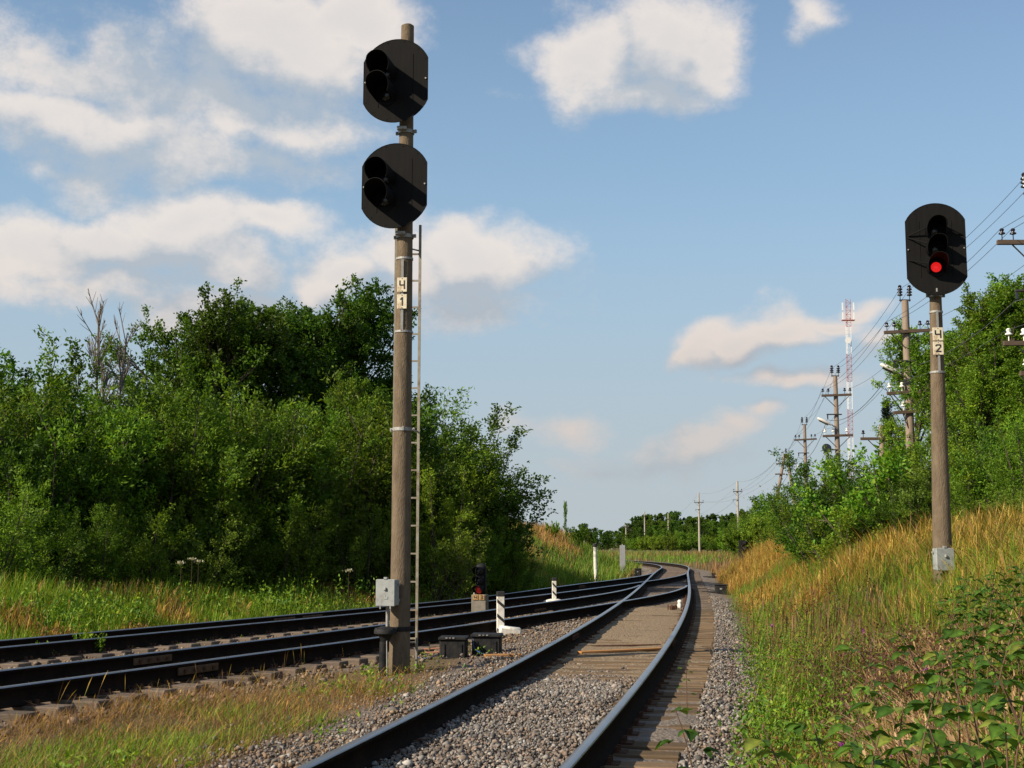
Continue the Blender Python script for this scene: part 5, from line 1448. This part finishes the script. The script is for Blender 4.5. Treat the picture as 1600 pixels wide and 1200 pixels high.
def grasses():
    # --- right bank, lower part: green grass, herbs
    n = 42000; y = ydist(n, 6.2, 46, 1.6); d = 1.95 + 4.3 * rng.random(n) ** .9
    p, dA, _, _ = ground_pts(at_A(y, d))
    k = dA > 1.9 + .5 * (vnoise(p[:, 0], p[:, 1], .7, 12) - .3) - .35 * sstep(16, 24, y)
    p, d, y = p[k], d[k], y[k]; nz = vnoise(p[:, 0], p[:, 1], 1.3, 13)
    h = (.12 + .40 * nz ** 1.5 + .14 * sstep(2, 4.5, d)) * rng.uniform(.4, 1.5, len(p))
    g1 = nz * .7 + .6 * rng.random(len(p)) > .48
    parts = [blades(p[g1], h[g1], rng.uniform(.006, .013, g1.sum()), GRN + LIME[:1] + BRN[3:], .75, .8)]
    parts.append(blades(p[~g1], h[~g1] * 1.05, rng.uniform(.005, .010, (~g1).sum()), DRY[:2] + ORN[:1] + GRN + BRN, .7, .7, seed_frac=.35, seedpal=DRY + BRN[3:]))
    patch('bank_grass', 'green and straw coloured grass on the lower right bank', parts)
    n = 11000; y = ydist(n, 6.5, 40, 1.6); d = 2.0 + 4.5 * rng.random(n)
    p, dA, _, _ = ground_pts(at_A(y, d), -.03)
    patch('bank_litter', 'matted dead straw lying under the grass of the right bank', [blades(p, rng.uniform(.10, .30, n), rng.uniform(.004, .009, n), DRY + BRN + ORN, 2.6, .3, (.2, 0))])
    n = 7000; y = ydist(n, 7.2, 17, 1.4); x = np.interp(y, CA[:146, 1], CA[:146, 0]) - 1.9 - 3.0 * rng.random(n); p, dA, dB, _ = ground_pts(np.column_stack([x, y]), -.012); k = (dB > 1.1); p = p[k]
    patch('middle_litter', 'dead straw scattered on the soil between the near and middle tracks', [blades(p, rng.uniform(.05, .18, len(p)), rng.uniform(.003, .006, len(p)), BRN + DRY[2:], 2.8, .3, (.1, 0))])
    # herbs near the gravel edge
    n = 3400; y = ydist(n, 7.0, 34, 1.6); d = 1.85 + 4.2 * rng.random(n) ** 1.2
    p, dA, _, _ = ground_pts(at_A(y, d)); k = vnoise(p[:, 0], p[:, 1], .9, 14) > .40; p = p[k]
    h = rng.uniform(.12, .55, len(p))
    patch('bank_herbs', 'low leafy herbs along the gravel edge of the right bank', [broad(p[::2], h[::2], 26, .030, WEED + GRN[2:3] + BRN[:1], .05, .5), broad(p[1::2], h[1::2], 16, .050, WEED + WEED + LIME[:1] + BRN[:1], .07, .42)], 'herbs')
    # brown dock and dead stalks
    n = 420; y = ydist(n, 9, 26, 1.6); d = 2.5 + 2.3 * rng.random(n)
    p, dA, _, _ = ground_pts(at_A(y, d)); k = vnoise(p[:, 0], p[:, 1], 1.1, 15) > .55; p = p[k]
    patch('brown_dock', 'patch of dead brown dock stalks on the right bank', [broad(p, rng.uniform(.25, .6, len(p)), 26, .038, DOCK, .035, .5), blades(np.repeat(p, 2, 0), rng.uniform(.4, .75, 2 * len(p)), np.full(2 * len(p), .007), DOCK, .2, .2)], 'herbs')
    # --- upper bank: tall golden grass
    n = 52000; y = ydist(n, 13.5, 60, 1.5); d = 3.6 + 6.5 * rng.random(n)
    p, dA, _, _ = ground_pts(at_A(y, d)); nz = vnoise(p[:, 0], p[:, 1], 1.8, 16); nz2 = vnoise(p[:, 0], p[:, 1], .6, 17)
    h = (.34 + .50 * nz) * rng.uniform(.45, 1.3, len(p)); gold = (nz * .45 + nz2 * .25 + .20 * sstep(3.8, 6.0, d) + .45 * rng.random(len(p))) > .66
    parts = [blades(p[gold], h[gold] * 1.12, rng.uniform(.005, .011, gold.sum()), DRY + ORN[:1] + LIME[:1], .85, .8, (.08, .0), .5, DRY + BRN[3:]),
             blades(p[~gold], h[~gold], rng.uniform(.007, .013, (~gold).sum()), GRN + LIME[:1] + WEED + DRY[2:], .85, .9, (.05, .0))]
    patch('tall_dry_grass', 'tall golden dry grass below the bushes on the right bank', parts)
    # --- golden orange strip farther on, right of the points
    n = 24000; y = ydist(n, 25, 62, 1.2); d = 1.9 + 3.2 * rng.random(n) ** .8
    p, dA, _, _ = ground_pts(at_A(y, d)); nz = vnoise(p[:, 0], p[:, 1], 2.2, 18)
    h = (.35 + .45 * sstep(2, 4, d)) * rng.uniform(.6, 1.25, len(p)) * (1 + .45 * sstep(34, 44, y)); k = (d > 2.25 - .2 * nz)
    p, h, nz = p[k], h[k], nz[k]; gr = nz < .30
    patch('orange_grass', 'orange straw grass beside the far points on the right', [blades(p[~gr], h[~gr], rng.uniform(.008, .014, (~gr).sum()), ORN + ORN + DRY[2:] + BRN[3:], .6, .6, (.1, 0), .5, DRY), blades(p[gr], h[gr], rng.uniform(.008, .014, gr.sum()), GRN + BRN[:1], .4, .5)])
    # --- far right brown and green rough ground to the curve
    n = 16000; y = rng.uniform(60, 175, n); x = rng.uniform(-.2, 1, n) * 24 + np.interp(y, [60, 90, 130, 175], [9.5, 12, 12, 8])
    q = np.column_stack([x, y]); p, dA, _, _ = ground_pts(q); k = np.abs(dA) > 2.0; p = p[k]; nz = vnoise(p[:, 0], p[:, 1], 7, 19)
    h = rng.uniform(.3, .75, len(p)); a = nz > .36
    patch('far_rough_grass', 'brown and green rough grass beyond the far curve', [blades(p[a], h[a], rng.uniform(.03, .06, a.sum()), BRN + BRN[2:] + ORN[2:], .4, .4), blades(p[~a], h[~a], rng.uniform(.03, .06, (~a).sum()), GRN + WEED + BRN[2:3], .4, .4)])
    # --- left bank by the curve
    n = 20000; y = rng.uniform(46, 112, n); d = -2.2 - 8.5 * rng.random(n)
    x = np.interp(y, CA[:, 1][:190], CA[:, 0][:190]) + d
    p, dA, _, dC = ground_pts(np.column_stack([x, y])); k = (dA < -2.2) & ((dC < -1.9) | (y > 58)); p, d = p[k], d[k]
    nz = vnoise(p[:, 0], p[:, 1], 3.5, 20); g = (nz * .55 + .45 * sstep(-3, -7.5, d)) > .56
    h = rng.uniform(.3, .8, len(p)); 
    patch('left_bank_grass', 'grass and straw on the left bank before the far curve', [blades(p[g], h[g], rng.uniform(.016, .032, g.sum()), DRY[2:] + ORN[:2] + BRN[3:] + BRN, .4, .4), blades(p[~g], h[~g], rng.uniform(.016, .032, (~g).sum()), GRN + WEED + BRN[:1], .4, .4)])
    # --- left verge: bright low grass, then tall reeds
    n = 52000; y = ydist(n, 15.5, 54, 1.2); d = -1.45 - 4.8 * rng.random(n)
    p, dA, _, dC = ground_pts(along_C(CC, y, d)); k = (dA < -3.0); p, d = p[k], d[k]
    nz = vnoise(p[:, 0], p[:, 1], 2.0, 21); nz2 = vnoise(p[:, 0], p[:, 1], .9, 22)
    h = (.14 + .34 * sstep(-1.5, -2.8, d) + .42 * sstep(-2.4, -4.3, d) * (.35 + nz)) * rng.uniform(.6, 1.25, len(p))
    nearleft = sstep(-4.0, -6.5, p[:, 0])
    kind = np.where(nz2 + .45 * nearleft > .62, 0, np.where(nz2 < .22, 2, 1))
    parts = []
    for kk, pal, sf in ((0, LIME + GRN[:2], .05), (1, REED + GRN, .10), (2, ORN + DRY[2:] + BRN + GRN[:1], .45)):
        m = kind == kk
        if m.any(): parts.append(blades(p[m], h[m], rng.uniform(.008, .018, m.sum()), pal, .38, .55, (.1, 0), sf, BRN[3:] + DRY[2:]))
    patch('verge_grass', 'lush grass and reeds on the verge behind the farthest track', parts)
    n = 1500; y = ydist(n, 19, 46, 1.2); d = -1.9 - 4.0 * rng.random(n); p, dA, _, dC = ground_pts(along_C(CC, y, d)); k = (dA < -3.4) & (vnoise(p[:, 0], p[:, 1], 1.6, 23) > .5); p = p[k]
    patch('verge_herbs', 'leafy weeds mixed into the verge behind the farthest track', [broad(p, rng.uniform(.35, .95, len(p)), 20, .085, WEED + LIME[:1], .07, .5)], 'herbs')
    # --- between near and middle track: dry brown grass, green tufts toward the camera
    n = 46000; y = ydist(n, 7.0, 21, 1.5); u = rng.random(n)
    xa = np.interp(y, CA[:146, 1], CA[:146, 0]) - 1.7; xb = np.interp(y, CB[:, 1], CB[:, 0]) + 1.15
    x = xb + (xa - xb) * u
    k = xa > xb; p, dA, dB, _ = ground_pts(np.column_stack([x, y])[k]); y = y[k]
    nz = vnoise(p[:, 0], p[:, 1], .9, 24); nz2 = vnoise(p[:, 0], p[:, 1], .45, 25)
    k = (dA < -1.75 - 1.05 * nz * sstep(13, 8, p[:, 1]) - .5 * sstep(10, 7.5, p[:, 1])) & (dB > 1.2 + .5 * nz2) & (nz * .6 + nz2 * .6 + .35 * rng.random(len(p)) > .62) & (p[:, 1] < 14.0 + 2.5 * nz)
    p, dA, dB, nz, nz2 = p[k], dA[k], dB[k], nz[k], nz2[k]
    greenness = sstep(13.5, 8.0, p[:, 1]) * .55 + .55 * nz - .38 * sstep(2.6, 1.3, dB)
    g = greenness + .35 * (nz2 - .5) + .5 * (rng.random(len(p)) - .5) > .48
    h = (.035 + .10 * nz + .06 * rng.random(len(p))) * rng.uniform(.5, 1.5, len(p))
    patch('middle_grass', 'short dry brown grass with green tufts between the near and middle tracks', [blades(p[g], h[g], rng.uniform(.004, .009, g.sum()), GRN + LIME[:2] + BRN[3:], .8, .9), blades(p[~g], h[~g] * 1.1, rng.uniform(.003, .007, (~g).sum()), BRN + BRN + ORN[2:] + DRY[2:3], .8, .7, seed_frac=.3, seedpal=BRN[3:] + ORN)])
    n = 110; y = ydist(n, 8, 18, 1.3); xb = np.interp(y, CB[:, 1], CB[:, 0]) + rng.uniform(.95, 2.6, n); p, dA, dB, _ = ground_pts(np.column_stack([xb, y])); k = dA < -2.0; p = p[k]
    patch('tall_stalks', 'thin pale stalks standing along the edge of the middle track', [blades(p, rng.uniform(.10, .50, len(p)), rng.uniform(.004, .008, len(p)), DRY[2:] + BRN + GRN[:1], .4, .45, seed_frac=.8, seedpal=BRN[3:] + DRY)])
    n = 500; y = ydist(n, 8, 20, 1.2); xa = np.interp(y, CA[:146, 1], CA[:146, 0]) - rng.uniform(1.5, 3.2, n); p, dA, dB, _ = ground_pts(np.column_stack([xa, y])); k = (dB > 1.3) & (vnoise(p[:, 0], p[:, 1], .5, 26) > .6); p = p[k]
    patch('small_weeds', 'small green weeds in the gravel near the tall signal', [broad(p, rng.uniform(.05, .14, len(p)), 14, .045, LIME + WEED, .05)], 'herbs')
    # --- sparse growth inside the far tracks
    n = 2600; y = ydist(n, 13, 40, 1.2); d = rng.uniform(-.6, 2.6, n); p, dA, dB, dC = ground_pts(along_C(CC, y, d)); k = (vnoise(p[:, 0], p[:, 1], 1.1, 27) > .58) & (dA < -3) & (np.abs(np.abs(dB) - .8) > .15); p = p[k]
    patch('track_weeds', 'sparse grass growing between the middle and farthest tracks', [blades(p, rng.uniform(.06, .16, len(p)), rng.uniform(.006, .012, len(p)), GRN + LIME + BRN[:1], .5, .6)])
    # --- foreground right: straw ears and green
    n = 20000; y = ydist(n, 5.5, 13, 1.4); x = np.interp(y, [5.5, 13], [1.5, 3.4]) + 3.4 * rng.random(n) ** .8
    p, dA, _, _ = ground_pts(np.column_stack([x, y])); nz = vnoise(p[:, 0], p[:, 1], .7, 28); k = dA > 2.35; p, nz = p[k], nz[k]
    e = nz * .6 + .22 * (p[:, 0] / p[:, 1] * 8 - 2.2) + .3 * rng.random(len(p)) > .50; h = rng.uniform(.14, .40, len(p))
    patch('foreground_straw', 'straw ears and green grass in the bottom right corner', [blades(p[e], h[e] * 1.1, rng.uniform(.005, .009, e.sum()), ORN + DRY + GRN[:2], .5, .6, (.3, -.1), .6, [(.46,.31,.17), (.38,.24,.12)]), blades(p[~e], h[~e] * .9, rng.uniform(.005, .010, (~e).sum()), GRN + WEED[:2], .55, .7)])
    n = 380; y = ydist(n, 5.2, 11, 1.4); x = np.interp(y, [5, 11], [1.6, 3.2]) + 2.8 * rng.random(n); p, dA, _, _ = ground_pts(np.column_stack([x, y])); k = dA > 2.5; p = p[k]
    patch('foreground_herbs', 'low green herbs in the bottom right corner', [broad(p, rng.uniform(.12, .34, len(p)), 14, .050, WEED, .06)], 'herbs')
grasses()

# ------------------------------------------------------------------ single plants that stand out
def px_ground(px, py):
    """where the view rays through these photo points meet the ground"""
    px, py = np.asarray(px, float), np.asarray(py, float)
    dx, dz = (px - 800) / F_PX, -(py - 600) / F_PX
    D = np.stack([dx, _c - dz * _s, _s + dz * _c], 1); D /= D[:, 1:2]
    Y = np.full(len(px), 4.0)
    for _ in range(9):          # walk each ray to the height of the ground below it
        g = height_full(D[:, 0] * Y, Y)[0]; Yn = np.clip((g - CAM_Z) / np.minimum(D[:, 2], -.02), 3.0, 45.0); Y = Y + .6 * (Yn - Y)
    g = height_full(D[:, 0] * Y, Y)[0]
    return np.column_stack([D[:, 0] * Y, Y, g - .02])
def corner_plants():
    n = 420; p = px_ground(rng.normal(1385, 75, n), rng.normal(1075, 38, n))
    patch('dead_dock', 'reddish brown dead dock clump low on the right bank', [broad(p, rng.uniform(.18, .50, n), 34, .034, DOCK + BRN[:1], .035, .55), blades(np.repeat(p, 2, 0), rng.uniform(.3, .6, 2 * n), np.full(2 * n, .006), DOCK, .3, .3)], 'herbs')
    n = 300; p = px_ground(rng.uniform(1150, 1420, n), rng.uniform(960, 1040, n))
    patch('brown_stalks', 'dark upright seed stalks rising from the middle of the right bank', [blades(p, rng.uniform(.35, .8, n), rng.uniform(.008, .014, n), DOCK + BRN, .2, .2, (.05, 0), .9, DOCK + BRN)], 'herbs')
    n = 5200; p = px_ground(rng.uniform(1400, 1640, n) - 60 * rng.random(n), 1020 + 260 * rng.random(n)); k = vnoise(p[:, 0], p[:, 1], .45, 51) > .38; p = p[k]; n = len(p)
    patch('straw_ears', 'orange straw ears in the bottom right corner between the brambles', [blades(p, rng.uniform(.22, .50, n), rng.uniform(.007, .014, n), [(.46, .28, .135), (.52, .34, .18), (.36, .21, .10)], .9, .7, (-.25, 0), .75, [(.56, .37, .20), (.47, .29, .14)])])
    n = 420; p = px_ground(rng.uniform(1170, 1400, n), rng.uniform(1030, 1200, n)); k = vnoise(p[:, 0], p[:, 1], .5, 52) > .42; p = p[k]; n = len(p)
    patch('leafy_corner_herbs', 'mixed green herbs at the gravel corner of the right bank', [broad(p, rng.uniform(.10, .34, n), 20, .046, WEED + LIME, .06, .55)], 'herbs')
corner_plants()
def big_leaf(mb_list, P, d, n, l, w, fold, c):
    """a pointed leaf with midrib fold: 5 stations"""
    s = d.cross(n).normalized(); nv = s.cross(d).normalized(); st = [(0, .05), (.22, .80), (.48, 1.0), (.75, .62), (.9, .26)]
    V, F = [], []
    for t, k in st:
        c0 = P + d * (l * t) - nv * (l * .16 * t * t)
        wob = 1 + .12 * math.sin(t * 23 + l * 900)
        V += [c0 + s * (w * k * wob / 2) + nv * (w * k * fold), c0, c0 - s * (w * k / wob / 2) + nv * (w * k * fold * .8)]
    V.append(P + d * l - nv * (l * .16))
    for i in range(4):
        a = i * 3; F += [(a, a + 1, a + 4, a + 3), (a + 1, a + 2, a + 5, a + 4)]
    a = 12; F += [(a, a + 1, 15, 15), (a + 1, a + 2, 15, 15)]
    mb_list.append((V, F, c))
def bramble(x, y, h, lean, label, nleaf=9, lsz=.085, seed=0, z=None):
    r = random.Random(seed); gz = H(x, y) if z is None else z
    t = empty('bramble_cane', (x, y, gz), 0); tag(t, label, 'bramble', 'bramble canes in the right foreground')
    pts = [Vector((lean[0] * q * q * h, lean[1] * q * q * h, h * (q - .12 * q * q * q))) for q in [i / 10 for i in range(11)]]
    pts[0].z -= .1
    stem_c = mat_stem
    MB().tube(pts, [.006 - .0042 * i / 10 for i in range(11)], 6).build('stem', stem_c, t, smooth=True)
    lst = []
    for i in range(nleaf):
        q = .25 + .75 * (i + r.random() * .6) / nleaf; q = min(q, 1.0); j = int(q * 10); p = pts[min(j, 9)].lerp(pts[min(j + 1, 10)], q * 10 - j if j < 10 else 1)
        az = i * 2.4 + r.uniform(-.4, .4); od = Vector((math.cos(az), math.sin(az), r.uniform(.0, .35))).normalized()
        pet = r.uniform(.03, .07); c = p + od * pet
        for da, sc in ((0, 1.0), (-1.0, .8), (1.0, .8)):
            d = Matrix.Rotation(da, 3, 'Z') @ od; d.z -= r.uniform(.15, .55); d.normalize()
            nrm = Vector((r.uniform(-.35, .35), r.uniform(-.35, .35), 1)).normalized()
            l = lsz * sc * r.uniform(.8, 1.2) * (1 - .25 * q)
            col_ = np.array([(.060, .120, .016), (.078, .148, .020), (.040, .088, .014), (.15, .18, .03)][r.choice((0, 0, 1, 1, 2, 2, 3))]) * r.uniform(.8, 1.15)
            big_leaf(lst, c, d, nrm, l, l * .60, .26, col_)
    V, F3, F4, C = [], [], [], []
    for vs_, fs_, c in lst:
        b = len(V); V += vs_; C += [c * (1.45 if q_ % 3 == 1 and q_ < 15 else .82) for q_ in range(len(vs_))]
        for f in fs_:
            f = tuple(i + b for i in f)
            if f[2] == f[3]: F3.append(f[:3])
            else: F4.append(f)
    me = np_mesh('leaves', np.array([tuple(v) for v in V]), [np.array(F4), np.array(F3)], rasp_m, np.array(C), smooth=True)
    link('leaves', me, t)
mat_stem = mat('bramble_stem', (.12, .07, .045), .7, spec=.2)
def bramble_px(px, ptop, Y, label, seed, lean=(0, 0), n=9, l=.085):
    p = at(px, ptop, Y); x = p.x - lean[0] * .8; gz = H(x, Y)
    bramble(x, Y, (p.z - gz) / .88, lean, label, n, l, seed)
BR = [(1500, 1000, 4.4, 'leafy bramble cane with broad leaves below the right signal', (-.10, 0)), (1455, 1015, 4.9, 'bramble cane left of the broad leaved one in the right foreground', (-.16, 0)),
      (1590, 985, 4.2, 'bramble cane at the right edge of the picture', (.10, 0)), (1530, 1085, 3.7, 'low bramble cane at the lower right with drooping leaves', (-.06, 0)),
      (1290, 1120, 4.1, 'bramble cane in the bottom foreground right of the gravel', (-.10, 0)), (1230, 1135, 3.8, 'bramble cane leaning over the gravel at the bottom edge', (-.14, 0)),
      (1400, 1100, 4.3, 'dark bramble cane in the middle of the bottom right grass', (.05, 0)), (1570, 1110, 3.5, 'bramble cane in the bottom right corner', (.0, 0))]
BR += [(1385, 1010, 5.0, 'arching bramble cane above the brown dock patch', (-.2, 0)), (1345, 1150, 3.6, 'low bramble cane beside the gravel corner', (.1, 0)), (1480, 1130, 3.3, 'bramble cane close to the bottom edge below the right mast', (-.1, 0)),
       (1555, 960, 5.2, 'upper bramble cane right of the red signal mast', (.15, 0)), (1430, 1060, 3.9, 'broad leaved bramble cane left of the right mast', (.12, 0)), (1600, 1060, 3.6, 'bramble cane cut by the right edge', (-.15, 0))]
for i, (px, pt, Y, lab, ln) in enumerate(BR): bramble_px(px, pt, Y, lab, 100 + i, ln, 13, .102)
# twiggy bush just in front of the right signal foot
TW = [(1478, 935, 9.6), (1492, 905, 9.2), (1508, 925, 9.0), (1520, 900, 9.4), (1535, 915, 8.6), (1548, 890, 9.0), (1562, 905, 8.4), (1578, 885, 8.8), (1592, 895, 8.2), (1606, 880, 8.4), (1500, 950, 8.2), (1545, 945, 7.6), (1585, 935, 7.4)]
for i, (px, pt, Y) in enumerate(TW):
    bramble_px(px, pt, Y, ORD[i] + ' leafy twig from the left in the low bush before the right signal foot', 200 + i, ((-.25, .2, .05)[i % 3], 0), 22, .085)
for i, (px, pt, Y) in enumerate([(1430, 985, 6.2), (1470, 970, 6.0), (1520, 975, 5.6), (1565, 1010, 5.0), (1340, 1060, 5.6), (1495, 1045, 4.6), (1375, 1120, 4.4), (1445, 1130, 4.0)]):
    bramble_px(px, pt, Y, ORD[i] + ' slender bramble cane among the straw of the bottom right corner', 400 + i, ((-.2, .15, 0)[i % 3], 0), 13, .10)
# sapling in the gravel at the bottom centre, in front of the timber ends
bramble_px(1068, 1108, 5.6, 'thin sapling with pointed leaves in front of the sleeper ends', 300, (-.12, 0), 12, .11)
bramble_px(1072, 1030, 12.5, 'tiny sapling growing against the outside of the near right rail', 301, (0, 0), 6, .06)
def weed_bush(px, ptop, pb, label):
    b = on_plane(px, pb, -.1); t = empty('weed', (b[0], b[1], H(b[0], b[1]))); tag(t, label, 'weed')
    n = 26; P = np.column_stack([rng.normal(0, .07, n), rng.normal(0, .05, n), np.zeros(n)]); h = (at(px, ptop, b[1]).z - H(b[0], b[1])) * rng.uniform(.55, 1.0, n)
    V, F, C = broad(P, h, 26, .06, LIME + WEED, .03, .4)
    link('leaves', np_mesh('leaves', V, [F], grass_m, C), t)
    MB().tube([(0, 0, -.05), (0, 0, float(h.max()))], .006, 5).build('stem', mat_stem, t)
weed_bush(137, 985, 1019, 'bright green weed growing against the farthest track at the left')
weed_bush(60, 1008, 1026, 'small green weed between the middle and farthest tracks at the left edge')
def flower(px, py, Y, kind, label, group):
    p = at(px, py, Y); gz = H(p.x, Y); t = empty('wildflower', (p.x, Y, gz)); tag(t, label, 'flower', group)
    h = p.z - gz
    MB().tube([(0, 0, -.05), (0, 0, h)], .0035, 5).build('stem', mat_stem, t)
    g = np.random.default_rng(int(px))
    n = 26 if kind == 'p' else 60; rr_ = .012 if kind == 'p' else .07
    P = np.column_stack([g.normal(0, rr_ * .6, n), g.normal(0, rr_ * .6, n), h + g.normal(0, rr_ * (.6 if kind == 'p' else .15), n)])
    V, F, C = leaves(g, P, np.tile([[0, 0, 1.]], (n, 1)), np.full(n, .005), 0, 1, .016 if kind == 'p' else .035, [(.30, .06, .27), (.24, .04, .21)] if kind == 'p' else [(.46, .43, .30), (.36, .34, .22)], .9, .5, 0, .003)
    link('petals', np_mesh('petals', V, [F], flower_m, C), t)
for px, py, Y in [(1316, 1166, 7.6), (1425, 1176, 7.2), (1524, 1165, 7.0), (1393, 1178, 7.4), (1446, 1046, 10.5), (1206, 979, 17), (1349, 986, 14)]:
    flower(px, py, Y, 'p', 'small purple wildflower in the right bank grass', 'purple wildflowers')
for px, py, Y in [(283, 880, 27.5), (300, 874, 28), (310, 878, 28), (715, 872, 37), (722, 877, 37), (729, 880, 37), (545, 892, 32)]:
    flower(px, py, Y, 'w', 'pale umbel wildflower above the verge grass', 'pale umbel flowers')
